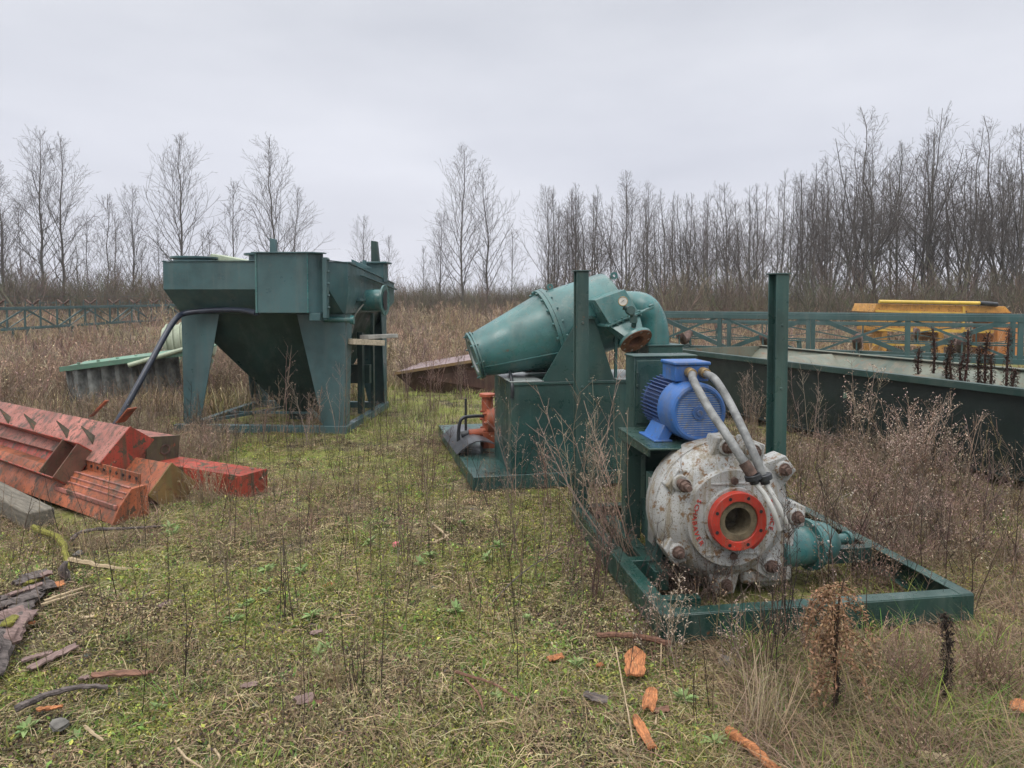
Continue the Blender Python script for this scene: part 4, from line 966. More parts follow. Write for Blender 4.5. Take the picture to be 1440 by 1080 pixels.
def scatter(protos, pos, rng, smin=.7, smax=1.3, tilt=.12, jit=.18, sc=None):
    """many copies of small plants gathered into one mesh (for what nobody could count)"""
    N = len(pos); which = rng.integers(0,len(protos),N); Vs = []; Ts = []; Cs = []; off = 0
    for k, (v, t, c) in enumerate(protos):
        idx = np.where(which == k)[0]; n = len(idx)
        if n == 0: continue
        a = rng.uniform(0,2*np.pi,n); s_ = rng.uniform(smin,smax,n)
        if sc is not None: s_ = s_*sc[idx]
        tx, ty = rng.normal(0,tilt,n), rng.normal(0,tilt,n)
        x = v[None,:,0]*np.cos(a)[:,None]-v[None,:,1]*np.sin(a)[:,None]
        y = v[None,:,0]*np.sin(a)[:,None]+v[None,:,1]*np.cos(a)[:,None]
        z = np.broadcast_to(v[None,:,2], x.shape)
        x2 = x+z*tx[:,None]; y2 = y+z*ty[:,None]
        P = np.stack([x2,y2,z],-1)*s_[:,None,None]+pos[idx][:,None,:]
        br = (1+rng.normal(0,jit,n))[:,None,None]*(1+rng.normal(0,.05,(n,1,3)))
        Cc = np.clip(c[None]*br, .004, .8)
        Vs.append(P.reshape(-1,3)); Cs.append(Cc.reshape(-1,3))
        Ts.append((t[None]+(np.arange(n)*len(v))[:,None,None]).reshape(-1,3)+off); off += n*len(v)
    return np.concatenate(Vs), np.concatenate(Ts), np.concatenate(Cs)
def vj(r, c, k=.2): q = 1+r.uniform(-k,k); return tuple(max(.003,x*q*(1+r.uniform(-.08,.08))) for x in c)
def cp(o): return o

# ------------------------------------------------------------------ ground height
_w = [(.9,.45,.3,.020),(-.55,1.1,1.7,.018),(2.1,1.3,.2,.010),(1.7,-2.6,2.2,.008),(4.3,2.2,.5,.005),(-3.1,5.2,4.0,.004)]
def hgt(x, y):
    x = np.asarray(x,dtype=float); y = np.asarray(y,dtype=float); z = np.zeros_like(x)
    for a,b,c,k in _w: z = z+k*np.sin(a*x+b*y+c)
    return z-.02

# ------------------------------------------------------------------ trees
TB = (.112,.104,.092); TT = (.108,.095,.087)  # bark colours lightened to put some haze into the distant trees
def pol(rng_, H, spread=.30, nb=44, sec=9, ter=3, fork=False, r0=None, col=TB, col2=TT, up=.9):
    trunk, crown = Geo(), Geo(); r = rng_
    r0 = r0 or .0085*H
    nseg = 12; P = []; x = y = 0
    for i in range(nseg+1):
        P.append(V((x,y,H*i/nseg))); x += r.gauss(0,.010*H*(.6 if not fork else 1.1)); y += r.gauss(0,.010*H*(.6 if not fork else 1.1))
    def at(t): q = t*nseg; i = min(nseg-1,int(q)); return P[i].lerp(P[i+1], q-i)
    trunk.tube(P, r0, .012, col, 5, col2)
    def grow(p, d, L, ra, lvl):
        seg = (6,4,3,2)[lvl]; pts = [p]; dd = d.copy(); q = p.copy()
        for i in range(seg):
            dd = (dd+V((r.gauss(0,.09),r.gauss(0,.09),r.gauss(0,.06)+up*(.085,.09,.07,.05)[lvl]))).normalized()
            q = q+dd*(L/seg); pts.append(q.copy())
        crown.tube(pts, ra, max(.0052,ra*.3), col2, 3)
        if lvl >= 3 or L < .25: return
        n = (sec, ter, 1 if r.random() < .3 else 0)[lvl]
        for k in range(n):
            t = (k+.6+r.uniform(-.3,.3))/n*.85+.12; i = min(seg-1,int(t*seg)); pp = pts[i].lerp(pts[i+1], t*seg-i)
            base = (pts[i+1]-pts[i]).normalized(); side = base.orthogonal(); side.rotate(Quaternion(base, r.uniform(0,6.28)))
            nd = (base*.80+side.normalized()*r.uniform(.45,.85)).normalized()
            grow(pp, nd, L*r.uniform(.38,.68)*(1.12-t*.60), max(.006,ra*.45), lvl+1)
    g = 0
    for k in range(nb):
        t = .13+.83*(k+r.random())/nb; g += 2.4+r.uniform(-.5,.5)
        L = H*spread*((1-t)**.78)*r.uniform(.55,1.2)*(1 if t > .3 else .55+1.5*(t-.16))
        el = R((46 if not fork else 36)+18*t+r.uniform(-10,10)); d = V((math.cos(g)*math.cos(el),math.sin(g)*math.cos(el),math.sin(el)))
        grow(at(t), d, L+.25, max(.009, r0*.42*(1-t)), 0)
    if fork:
        for k in range(4):
            t = r.uniform(.18,.42); g = r.uniform(0,6.28); el = R(r.uniform(42,64)); d = V((math.cos(g)*math.cos(el),math.sin(g)*math.cos(el),math.sin(el)))
            pts = [at(t)]; q = pts[0].copy(); L = H*(.96-t)*r.uniform(.75,.95)
            for i in range(8): d = (d+V((r.gauss(0,.05),r.gauss(0,.05),.035))).normalized(); q = q+d*L/8; pts.append(q.copy())
            trunk.tube(pts, r0*.55, .012, col, 4, col2)
            for j in range(11):
                tt_ = .2+.78*j/11; i = min(7,int(tt_*8)); base = (pts[i+1]-pts[i]).normalized(); side = base.orthogonal(); side.rotate(Quaternion(base, r.uniform(0,6.28)))
                grow(pts[i].lerp(pts[i+1],tt_*8-i), (base*.7+side.normalized()*.75).normalized(), H*.23*(1.15-tt_)*r.uniform(.7,1.2)+.2, .013, 0 if tt_ < .5 else 1)
    return trunk.arr(), crown.arr()
def tree_proto(name, seed, **k):
    a, b = pol(random.Random(seed), **k)
    ma, mb_ = tri_mesh(name+'_trunk', *a), tri_mesh(name+'_crown', *b); ma.materials.append(BARK); mb_.materials.append(BARK)
    return ma, mb_, k['H'], (a, b)
POP = [tree_proto('poplar', 11+i, H=12, spread=s_, nb=nb, sec=7, ter=2) for i, (s_, nb) in enumerate(((.48,42),(.44,38),(.52,42),(.48,38)))]
OAK = [tree_proto('broad_tree', 31+i, H=11, spread=s_, nb=24, sec=7, ter=2, fork=True, up=.45) for i, s_ in enumerate((.42,.46,.40))]
LOW = [tree_proto('sapling', 51+i, H=7, spread=.40, nb=24, sec=6, ter=2, r0=.045) for i in range(2)]
def tree(pr, u, vtop, Y, label, group=None, name='bare_tree', cat='tree', rz=None, wx=1.0):
    X = (u-720)*Y/1000; H = HCAM+(420-vtop)*Y/1000
    ma, mb_, H0, _ = pr; s_ = H/H0
    t = thing(name, label, cat, (X,Y,-.05), rz if rz is not None else rnd.uniform(0,6.28), group); t.scale = (s_*wx,s_*wx,s_)
    tri_obj('trunk', ma, BARK, t); tri_obj('crown', mb_, BARK, t)
    return t
LT_ = [ (POP[0],62,184,50,'tall slender bare poplar at far left, taller of a close pair'), (POP[1],93,192,51,'tall slender bare poplar right of the tallest one at far left, of the close pair'),
 (POP[2],4,226,48,'bare poplar cut by the left edge of the picture'), (LOW[0],150,272,47,'small bare tree left of the low bushy tree, between the pair and the single poplar'),
 (POP[3],188,262,49,'bushy bare tree just left of the single slender poplar at left'), (POP[2],258,190,48,'single slender bare poplar rising left of the settling tank deck'),
 (LOW[1],326,255,52,'small bare tree between two poplars behind the settling tank'), (POP[0],384,196,49,'bare poplar rising straight above the settling tank feed box'),
 (POP[1],418,262,54,'thin bare tree right of the poplar above the feed box'), (POP[3],512,304,58,'distant bare tree seen just left of the turret stub of the settling tank'),
 (LOW[0],545,330,60,'distant small bare tree seen just right of the turret stub'), (POP[0],651,206,50,'tallest bare poplar standing alone in the centre of the horizon'),
 (POP[1],684,238,52,'slim bare poplar close on the right of the lone central one'), (POP[3],620,300,55,'small bare poplar close on the left of the lone central one'),
 (LOW[1],594,345,60,'very small distant bare tree left of the central poplars'), (LOW[0],722,322,50,'small bare tree in the gap between central poplars and the wood'),
 (POP[2],770,262,44,'bare poplar at the left end of the right hand wood'),
 (LOW[0],120,300,46,'low bare tree under the right side of the close pair at far left'), (LOW[1],34,290,46,'low bare tree under the left side of the close pair at far left'), (LOW[1],225,318,50,'low bare tree under the left side of the single poplar'),
 (LOW[0],292,322,53,'low bare tree under the right side of the single poplar') ]
for a in LT_: tree(a[0], a[1], a[2], a[3], a[4], 'bare trees along the left horizon' if a[1] < 600 else 'bare trees in the centre of the horizon')
BIG = [ (OAK[0],1232,148,38,'biggest spreading bare tree above the right hand wood'), (OAK[1],1300,158,40,'big spreading bare tree right of the biggest one'),
 (OAK[2],1345,186,37,'many stemmed bare tree left of the right edge trees'), (OAK[0],1404,164,41,'tall bare tree near the right edge of the picture'), (OAK[1],1438,170,39,'tall bare tree cut by the right edge of the picture'),
 (OAK[2],1190,196,40,'spreading bare tree left of the biggest one'), (POP[3],1160,222,42,'upright bare tree at the left shoulder of the biggest trees') ]
for a in BIG: tree(a[0], a[1], a[2], a[3], a[4], 'tall bare trees of the right hand wood', wx=.9)
r9 = random.Random(99)
def canopy(u):
    pts = [(740,300),(800,252),(850,240),(900,246),(950,268),(1000,256),(1050,250),(1100,242),(1160,225),(1230,195),(1300,190),(1360,215),(1440,185),(1700,170)]
    for (a,b),(c,d) in zip(pts, pts[1:]):
        if a <= u <= c: return b+(d-b)*(u-a)/(c-a)
    return 300 if u < 740 else 170
us = [782+i*21.5+r9.uniform(-7,7) for i in range(31)]
for i, u in enumerate(us):
    tree(r9.choice(OAK[:3]+POP[:2]), u, canopy(u)+r9.uniform(-6,34), r9.uniform(33,44), 'bare grey brown tree in the front ranks of the dense right hand wood', 'trees in the front of the right hand wood', wx=r9.uniform(.7,.95))
# the wood behind, one mass
rng = np.random.default_rng(5)
Vs, Ts, Cs, off = [], [], [], 0
lite = []
for i in range(3):
    a, b = pol(random.Random(71+i), H=10, spread=.3, nb=30, sec=7, ter=0 if i else 1)
    lite.append((np.concatenate([a[0],b[0]]), np.concatenate([a[1],b[1]+len(a[0])]), np.concatenate([a[2],b[2]])))
pos = []; hs = []
for i in range(85):
    u = r9.uniform(770,1640); Y = r9.uniform(41,62); pos.append(((u-720)*Y/1000, Y, -.05)); hs.append((HCAM+(420-canopy(u)-r9.uniform(0,55))*Y/1000)/10)
for i in range(16):
    u = r9.uniform(-250,330); Y = r9.uniform(52,64); pos.append(((u-720)*Y/1000, Y, -.05)); hs.append((HCAM+r9.uniform(80,125)*Y/1000)/10)
o = tri_obj('far_wood', scatter(lite, np.array(pos), rng, .95, 1.05, .02, .12, np.array(hs)), BARK); tag(o, 'mass of thin bare trees filling the right hand wood', 'wood', kind='stuff')
# thicket at the foot of the trees
th_ = []
for i in range(5):
    g = Geo(); r = random.Random(200+i)
    for k in range(26):
        a = r.uniform(0,6.28); p = V((r.gauss(0,.5),r.gauss(0,.5),0)); d = V((math.cos(a)*r.uniform(.05,.5),math.sin(a)*r.uniform(.05,.5),1)).normalized(); L = r.uniform(1.2,3.4)
        pts = [p]
        for j in range(4): d = (d+V((r.gauss(0,.14),r.gauss(0,.14),.0))).normalized(); pts.append(pts[-1]+d*L/4)
        c_ = vj(r, r.choice([(.15,.125,.095),(.125,.105,.08),(.15,.11,.09),(.13,.13,.075)]))
        g.tube(pts, .012, .005, c_)
        for j in range(5):
            q = pts[r.randint(1,3)].lerp(pts[4], r.random()*.6); dd = (d+V((r.gauss(0,.6),r.gauss(0,.6),r.gauss(0,.4)))).normalized(); g.tube([q, q+dd*.3, q+dd*.55+V((0,0,.08))], .007, .004, c_)
    th_.append(g.arr())
def field(n, umin, umax, ymin, ymax, fn=None, power=1.0):
    out = []
    while len(out) < n:
        Y = ymin+(ymax-ymin)*rng.random(n)**power; u = rng.uniform(umin,umax,n); X = (u-720)*Y/1000
        ok = np.ones(n,bool) if fn is None else rng.random(n) < fn(X,Y)
        out += list(np.stack([X,Y,hgt(X,Y)],-1)[ok])
    return np.array(out[:n])
pa = field(800, 760, 1700, 29, 50); pb = field(620, -260, 330, 36, 52); pc_ = field(900, 300, 800, 44, 90)
o = tri_obj('thicket', scatter(th_, np.concatenate([pa,pb,pc_]), rng, .6, 1.35, .08, .2, np.concatenate([rng.uniform(.45,.95,len(pa)), rng.uniform(.6,1.0,len(pb)), rng.uniform(.45,.9,len(pc_))])), BARK)
tag(o, 'tangled brown thicket at the foot of the trees', 'thicket', kind='stuff')

# ------------------------------------------------------------------ ground sheet
t = NT('field_soil')
def gco(): return t.co
nA = t.noise(.9,6,.6); nB = t.noise(3.5,7,.65); nC = t.noise(17,6,.7); nD = t.noise(70,4,.7)
c_ = t.mix(t.ramp(nB,[(.42,0),(.56,1)]), (.036,.029,.021), (.22,.185,.10))
c_ = t.mix(t.ramp(nA,[(.47,0),(.56,.85)]), c_, (.19,.20,.05))
c_ = t.mix(t.ramp(nC,[(.50,0),(.58,.7)]), c_, (.04,.033,.025))
c_ = t.mix(t.ramp(nD,[(.55,0),(.63,.75)]), c_, (.32,.29,.16))
c_ = t.mix(t.ramp(t.noise(2.3,5,.6,co=None),[(.53,0),(.60,.6)]), c_, (.20,.23,.05))
t.base(c_); t.rough(.95); t.b.inputs['Specular IOR Level'].default_value = .15
t.bump(t.mix(.5, nC, nD), .9, .03); SOIL = t.m
def grid_axis():
    xs = np.concatenate([np.linspace(-170,-60,8), np.linspace(-50,-12,14), np.arange(-11,11.01,.11), np.linspace(12,50,14), np.linspace(60,170,8)])
    ys = np.concatenate([np.linspace(-20,0,6), np.arange(1,15,.11), np.linspace(16,60,24), np.linspace(70,190,10)])
    return xs, ys
xs, ys = grid_axis(); X, Y = np.meshgrid(xs, ys); Z = hgt(X,Y); nx, ny = len(xs), len(ys)
i, j = np.meshgrid(np.arange(ny-1), np.arange(nx-1), indexing='ij'); a = (i*nx+j).ravel()
tris = np.concatenate([np.stack([a,a+1,a+nx+1],-1), np.stack([a,a+nx+1,a+nx],-1)])
me = tri_mesh('ground', np.stack([X,Y,Z],-1).reshape(-1,3), tris, np.full((nx*ny,3),.1)); me.polygons.foreach_set('use_smooth', [True]*len(me.polygons)); me.materials.append(SOIL)
gobj = bpy.data.objects.new('ground', me); COL.objects.link(gobj); tag(gobj, kind='structure')

# ------------------------------------------------------------------ where things stand (no tall growth through steel)
def inrect(X, Y, o, ang, x0, x1, y0, y1):
    dx, dy = X-o[0], Y-o[1]; c, s = math.cos(ang), math.sin(ang); a, b = dx*c+dy*s, -dx*s+dy*c
    return (a > x0) & (a < x1) & (b > y0) & (b < y1)
def solid(X, Y, low=False):
    m = inrect(X,Y,P2,A2,-.05,2.05,-.05,2.6)
    m |= inrect(X,Y,P1,R(8.6),-.0,FW+.01,-.05,.04) | inrect(X,Y,P1,R(8.6),-.04,.07,0,FL) | inrect(X,Y,P1,R(8.6),FW-.07,FW+.04,0,FL) | inrect(X,Y,P1,R(8.6),.12,1.1,.30,1.3)
    m |= inrect(X,Y,T0,math.atan2(td.y,td.x),-.05,LTt+.05,-.05,TW+.05)
    m |= inrect(X,Y,(-3.2,5.95),BA,-3.6,.35,-.75,.55) | inrect(X,Y,(b6.location.x,b6.location.y),R(-27),-1.9,.02,-.15,.15)
    if not low: m |= inrect(X,Y,P3,A3,-.05,W+.05,-.03,Lg+.1)
    return m
def keep(P, low=False): return P[~solid(P[:,0],P[:,1],low)]
def patch(X, Y, f, ph): return .5+.25*(np.sin(f*X+ph)*np.sin(f*1.3*Y+1.7*ph)+np.sin(f*2.3*(X+.6*Y)+2.1*ph)*np.sin(f*1.9*(Y-.5*X)+ph))
STRAW, TAN, BROWN, RED, DARK = (.44,.365,.22), (.33,.26,.155), (.155,.11,.07), (.145,.085,.065), (.040,.032,.027)
GRN, LIME, MOSS, OLIVE = (.135,.22,.05), (.29,.33,.075), (.33,.30,.07), (.20,.20,.07)
def tuft(seed, n, h0, h1, wd, cols, rad, lean=(.2,1.1), seg=3, tips=None):
    g = Geo(); r = random.Random(seed)
    for k in range(n):
        a = r.uniform(0,6.28); q = rad*math.sqrt(r.random()); b = r.uniform(0,6.28); c_ = vj(r, r.choice(cols))
        g.blade((q*math.cos(b),q*math.sin(b),-.01), a, r.uniform(h0,h1), wd*r.uniform(.6,1.3), r.uniform(*lean), c_, tips and vj(r, r.choice(tips)), seg)
    return g.arr()
def mosscl(seed, n, cols, rad, L=(.006,.019)):
    g = Geo(); r = random.Random(seed)
    for k in range(n):
        q = rad*math.sqrt(r.random()); b = r.uniform(0,6.28); l_ = r.uniform(*L)
        g.leaf((q*math.cos(b),q*math.sin(b),r.uniform(0,.018)), r.uniform(0,6.28), l_, l_*.55, r.uniform(-.1,1.1), vj(r, r.choice(cols), .5))
    return g.arr()
def straws(seed, n, cols, rad):
    g = Geo(); r = random.Random(seed)
    for k in range(n):
        q = rad*math.sqrt(r.random()); b = r.uniform(0,6.28); a = r.uniform(0,6.28); L = r.uniform(.02,.10); p = V((q*math.cos(b),q*math.sin(b),r.uniform(.003,.025)))
        d = V((math.cos(a),math.sin(a),r.uniform(-.05,.25))); g.tube([p, p+d*L*.5+V((0,0,.008)), p+d*L], .0013, .0008, vj(r, r.choice(cols), .3))
    return g.arr()
def stalk(seed, H, col, nbr, r0=.0035, heads=0):
    g = Geo(); r = random.Random(seed); P = [V((0,0,-.02))]; d = V((r.gauss(0,.06),r.gauss(0,.06),1)).normalized(); n = 5
    for i in range(n): d = (d+V((r.gauss(0,.05),r.gauss(0,.05),0))).normalized(); P.append(P[-1]+d*H/n)
    g.tube(P, r0, r0*.45, col)
    for k in range(nbr):
        t_ = r.uniform(.35,.98)*n; i = min(n-1,int(t_)); p = P[i].lerp(P[i+1],t_-i); a = r.uniform(0,6.28); L = H*r.uniform(.06,.2)
        dd = V((math.cos(a)*.7,math.sin(a)*.7,.8)).normalized(); e_ = p+dd*L; g.tube([p, p+dd*L*.5, e_], r0*.5, r0*.3, vj(r,col))
        for j in range(heads):
            q = e_+V((r.gauss(0,.010),r.gauss(0,.010),r.gauss(0,.010))); g.leaf(q, r.uniform(0,6.28), .012, .008, r.uniform(-.5,1.2), vj(r,tuple(x*1.5 for x in col)))
    return g.arr()
MO = [mosscl(300+i, 34, c, .065) for i, c in enumerate(([MOSS,LIME,OLIVE],[GRN,LIME,OLIVE],[OLIVE,TAN,MOSS],[TAN,BROWN,STRAW],[DARK,BROWN,OLIVE]))]
HERB = [mosscl(320+i, 14, [GRN,LIME,(.11,.19,.06)], .07, (.010,.024)) for i in range(3)]
GT = [tuft(340+i, 14, .03, .09, .0035, [GRN,LIME,OLIVE], .05, (.2,1.0), 2, [LIME,STRAW]) for i in range(4)]
DT = [tuft(360+i, 16, .05, .17, .0026, [STRAW,TAN,BROWN], .06, (.5,1.8), 3) for i in range(4)]
GL = [tuft(345+i, 14, .04, .10, .0036, [GRN,OLIVE,(.10,.19,.045)], .05, (.3,1.2), 2, [GRN,LIME]) for i in range(3)]
DB = [tuft(365+i, 16, .05, .17, .0026, [(.22,.16,.105),BROWN,RED,(.19,.13,.09)], .07, (.7,2.4), 3) for i in range(4)]
ST = [straws(380+i, 12, [STRAW,TAN,BROWN,DARK], .14) for i in range(4)]
def mass(name, label, cat, arrs, mat):
    v = np.concatenate([a[0] for a in arrs]); o_ = np.cumsum([0]+[len(a[0]) for a in arrs[:-1]]); t_ = np.concatenate([a[1]+k for a,k in zip(arrs,o_)]); c = np.concatenate([a[2] for a in arrs])
    return tag(tri_obj(name, (v,t_,c), mat), label, cat, kind='stuff')
def near(n, fn=None, ymin=2.1, ymax=9.5, power=1.9): return keep(field(int(n*1.18), -400, 1900, ymin, ymax, fn, power), True)
m1g = near(27000, lambda X,Y: np.clip((patch(X,Y,1.7,3.3)-.40)*4,.10,1)*np.clip((patch(X,Y,6.1,.9)-.35)*4,.2,1), 2.1, 9.0, 1.8)
m1d = near(17000, lambda X,Y: np.clip((.60-patch(X,Y,1.7,3.3))*4,.12,1)*np.clip((patch(X,Y,5.3,2.9)-.35)*4,.2,1), 2.1, 9.0, 1.8)
m2 = near(3500, lambda X,Y: np.clip(patch(X,Y,1.3,.7)*1.6-.45,0,1), 2.1, 9, 1.6)
mass('moss', 'low moss and tiny plants carpeting the ground', 'moss', [scatter(MO[:3], m1g, rng, .6, 1.3, .05, .2), scatter(MO[3:], m1d, rng, .6, 1.3, .05, .25), scatter(HERB, m2, rng, .7, 1.5, .1, .2)], VEG)
g1 = near(4200, lambda X,Y: np.clip(patch(X,Y,1.1,2.2)*1.5-.25+.5*((X > -2.2)&(Y > 7)),.05,1), 2.1, 11, 1.5)
g2 = near(1500, lambda X,Y: ((X > 1.0)&(Y < 3.4))*.8+.03, 2.2, 8, 1.3)
mass('green_grass', 'short green grass tufts', 'grass', [scatter(GT, g1, rng, .6, 1.15, .15, .2), scatter(GL, g2, rng, .8, 1.8, .15, .2)], VEG)
d1 = near(2300, lambda X,Y: np.clip(patch(X,Y,.9,4.1)*1.5-.3,.06,1), 2.1, 11, 1.5)
d2 = near(3000, lambda X,Y: np.clip(((X > .9)&(Y < 3.6))*.9 + ((X > 1.9)&(Y < 6.5))*.5 + ((X < -1.2)&(Y > 4.6)&(Y < 6.5))*.35,0,1), 2.2, 8, 1.2)
s1_ = near(6000, None, 2.1, 9.5, 1.6)
mass('dry_grass', 'dead straw coloured grass and fallen stalks', 'grass', [scatter(DT, d1, rng, .5, 1.1, .2, .25), scatter(DB, d2, rng, .9, 1.7, .3, .25), scatter(ST, s1_, rng, .6, 1.3, .0, .3)], DRY)
# upright dead stalks
SK = [stalk(400+i, .55, c, nb, .0032, hd) for i, (c, nb, hd) in enumerate(((DARK,3,0),((.075,.055,.045),5,1),(BROWN,7,2),((.17,.13,.10),8,3),(DARK,1,0)))]
k1_ = keep(field(1700, -200, 1650, 2.6, 10.5, lambda X,Y: np.clip(.25+.6*((X > -1.6)&(X < 1.2)&(Y > 3.4))+.3*(Y > 4.5),0,1), 1.0), True)
k2_ = keep(field(1300, -200, 1000, 7.6, 14, lambda X,Y: np.clip(((X < -1.9)|(Y > 9.3))*.9*((X<-2.2)|(Y>13.2))+.08,0,1), 1.0))
k3_ = keep(field(500, 900, 1700, 3.7, 8, lambda X,Y: np.clip((X > 1.6)*.9,0,1), 1.0))
mass('dead_stalks', 'thin dark upright dead stalks scattered through the grass', 'weeds', [scatter(SK+SK[2:4], k1_, rng, .35, .95, .12, .25), scatter(SK[1:4], k2_, rng, .6, 1.25, .12, .25), scatter(SK[1:4], k3_, rng, .7, 1.3, .2, .25)], DRY)
# brambly brown brush: mid distance, and the field out to the trees
def brush(seed, n, H, cols, rad, r0=.004, wild=.16, tw=4):
    g = Geo(); r = random.Random(seed)
    for k in range(n):
        a = r.uniform(0,6.28); q = rad*math.sqrt(r.random()); P = [V((q*math.cos(a),q*math.sin(a),-.03))]; b = r.uniform(0,6.28); s_ = r.uniform(.05,.6); d = V((math.cos(b)*s_,math.sin(b)*s_,1)).normalized(); L = H*r.uniform(.4,1.1)
        for i in range(4): d = (d+V((r.gauss(0,wild),r.gauss(0,wild),-.05))).normalized(); P.append(P[-1]+d*L/4)
        c_ = vj(r, r.choice(cols), .3); g.tube(P, r0, r0*.5, c_)
        for j in range(tw):
            p = P[r.randint(1,3)].lerp(P[4], r.random()*.8); dd = (d*.5+V((r.gauss(0,.6),r.gauss(0,.6),r.gauss(.2,.4)))).normalized(); g.tube([p, p+dd*H*.10, p+dd*H*.17], r0*.6, r0*.35, c_)
            if r.random() < .6: g.leaf(p+dd*H*.17, r.uniform(0,6.28), H*.035, H*.02, r.uniform(-1,1), tuple(x*1.25 for x in c_))
    return g.arr()
BRC = [(.28,.205,.15),(.34,.27,.185),(.20,.145,.115),(.40,.325,.22),(.26,.185,.145)]
BU = [brush(500+i, 26, .8, BRC, .34) for i in range(4)]
BF = [brush(520+i, 20, 1.0, BRC+[(.27,.215,.13)], .6, .010, .14, 3) for i in range(4)]
BRM = [brush(540+i, 30, .62, [(.21,.15,.12),(.27,.20,.155),(.32,.25,.19),(.15,.105,.085)], .26, .0028, .3, 5) for i in range(3)]
q1_ = keep(field(720, -220, 720, 7.4, 15, lambda X,Y: np.clip(((X < -3.0-.12*(Y-7))&((Y > 11.3)|(X < -7.4)))*.9+((Y > 13.4)&(X > -2.5))*.6,0,1), 1.0))
q1b = keep(field(420, -220, 720, 7.0, 11.3, lambda X,Y: np.clip((X < -3.0-.1*(Y-7))*.9,0,1), 1.0))
q2_ = keep(field(1800, -260, 1700, 14, 30, lambda X,Y: np.where((X > 2.6)&(Y < 18.5),.08,.85), 1.0))
q3_ = keep(field(2600, -260, 1700, 29, 62, None, 1.0))
q4_ = keep(field(120, 1000, 1700, 4.4, 7.6, lambda X,Y: np.clip(((X > 2.2)&(Y > 3.6))*.9,0,1), 1.0))
mass('brown_brush', 'dry reddish brown weeds covering the field', 'weeds', [scatter(BU, q1_, rng, .6, 1.15, .1, .22), scatter(BU, q1b, rng, .28, .55, .15, .22), scatter(BF, q2_, rng, .55, 1.0, .1, .22), scatter(BF, q3_, rng, .9, 1.6, .1, .2), scatter(BRM, q4_, rng, .45, .85, .15, .22)], DRY)
gf = keep(field(5200, -100, 1100, 10, 34, lambda X,Y: np.clip(patch(X,Y,.35,1.0)*1.3-.1,.05,1)*((X < -2.2)|(Y > 13.4)), 1.3))
gg = keep(field(900, 300, 1000, 8.6, 13.6, lambda X,Y: (X > -2.6)*1.0, 1.0))
mass('field_grass', 'tan grass patches out in the field', 'grass', [scatter([tuft(560+i, 18, .15, .45, .012, [STRAW,TAN,OLIVE,(.28,.24,.11)], .25, (.2,1.2), 2) for i in range(3)], gf, rng, .7, 1.2, .1, .2), scatter(GT, gg, rng, 1.0, 2.6, .15, .2)], DRY)
pebs = []
for i in range(3):
    bm = bmesh.new(); bmesh.ops.create_icosphere(bm, subdivisions=1, radius=1); r = random.Random(i)
    vv = np.array([tuple(x.co*r.uniform(.75,1.2)) for x in bm.verts],dtype=np.float32)*np.array([.014,.011,.007]); tt_ = np.array([[x.index for x in f_.verts] for f_ in bm.faces]); bm.free()
    pebs.append((vv, tt_, np.full((len(vv),3),(.15,.12,.10)[i])*np.array([1.05,1,.92])))
pp_ = near(3800, lambda X,Y: np.clip(((X < -.6)&(Y < 3.9))*.8+.06,0,1), 2.1, 5.5, 1.4)
mass('gravel', 'small stones scattered over the bare soil at lower left', 'gravel', [scatter(pebs, pp_, rng, .5, 1.9, 0, .35)], DRY)

# ------------------------------------------------------------------ single plants
def plant(name, label, cat, arrs, loc, group=None, mat=DRY, part='stems', rz=0, sc=1):
    o = tri_obj(name, arrs, mat); o.location = loc; o.rotation_euler = (0,0,rz); o.scale = (sc,sc,sc)
    return tag(o, label, cat, group)
def weed(seed, n, H, spread, col, nbr=8, heads=3, r0=.004, bias=(0,0), headc=None, hs=.011):
    g = Geo(); r = random.Random(seed)
    for k in range(n):
        a = r.uniform(0,6.28); s_ = spread*r.random()**.6; d = V((math.cos(a)*s_+bias[0],math.sin(a)*s_+bias[1],1)).normalized(); L = H*r.uniform(.55,1.1); P = [V((r.gauss(0,.04),r.gauss(0,.04),-.03))]; m = 7
        for i in range(m): d = (d+V((r.gauss(0,.06)-bias[0]*.04,r.gauss(0,.06),.03))).normalized(); P.append(P[-1]+d*L/m)
        c_ = vj(r, col, .3); g.tube(P, r0*r.uniform(.7,1.2), r0*.35, c_, 4)
        for j in range(nbr):
            t_ = r.uniform(.4,1)*m; i = min(m-1,int(t_)); p = P[i].lerp(P[i+1],t_-i); b = r.uniform(0,6.28); LL = L*r.uniform(.05,.17); dd = (d*.8+V((math.cos(b),math.sin(b),0))*.65).normalized(); e_ = p+dd*LL
            g.tube([p,p+dd*LL*.5,e_], r0*.45, r0*.25, c_)
            for q in range(heads):
                g.leaf(e_+V((r.gauss(0,1),r.gauss(0,1),r.gauss(0,1)))*hs*.8, r.uniform(0,6.28), hs*r.uniform(.7,1.4), hs*.7, r.uniform(-1,1.2), vj(r, headc or tuple(x*1.12 for x in col), .3))
    return g.arr()
def spot(u, v): p = G(u,v); p.z = float(hgt(p.x,p.y)); return p
plant('dry_weed', 'big clump of arching tan stems growing at the left rail of the pump frame', 'weed', weed(1, 22, 1.05, .42, (.27,.20,.15), 6, 2, .0046, (-.62,.05)), spot(893,800))
plant('dry_weed', 'tall seed headed weed standing in front of the green tank, left one', 'weed', weed(2, 7, 1.05, .22, (.24,.19,.14), 14, 4, .0045, (-.05,0)), spot(812,755))
plant('dry_weed', 'tall pale seed headed weed in front of the green tank, right one', 'weed', weed(3, 8, 1.15, .20, (.28,.225,.165), 14, 4, .0042, (.02,0)), spot(846,750))
plant('dry_weed', 'pinkish dry weed low at the front edge of the green tank', 'weed', weed(4, 8, .62, .35, (.23,.15,.12), 12, 4, .0035), spot(770,720))
plant('dry_weed', 'slim weed rising at the left corner of the green tank', 'weed', weed(5, 4, .85, .25, (.25,.19,.15), 12, 3, .0035), spot(716,712))
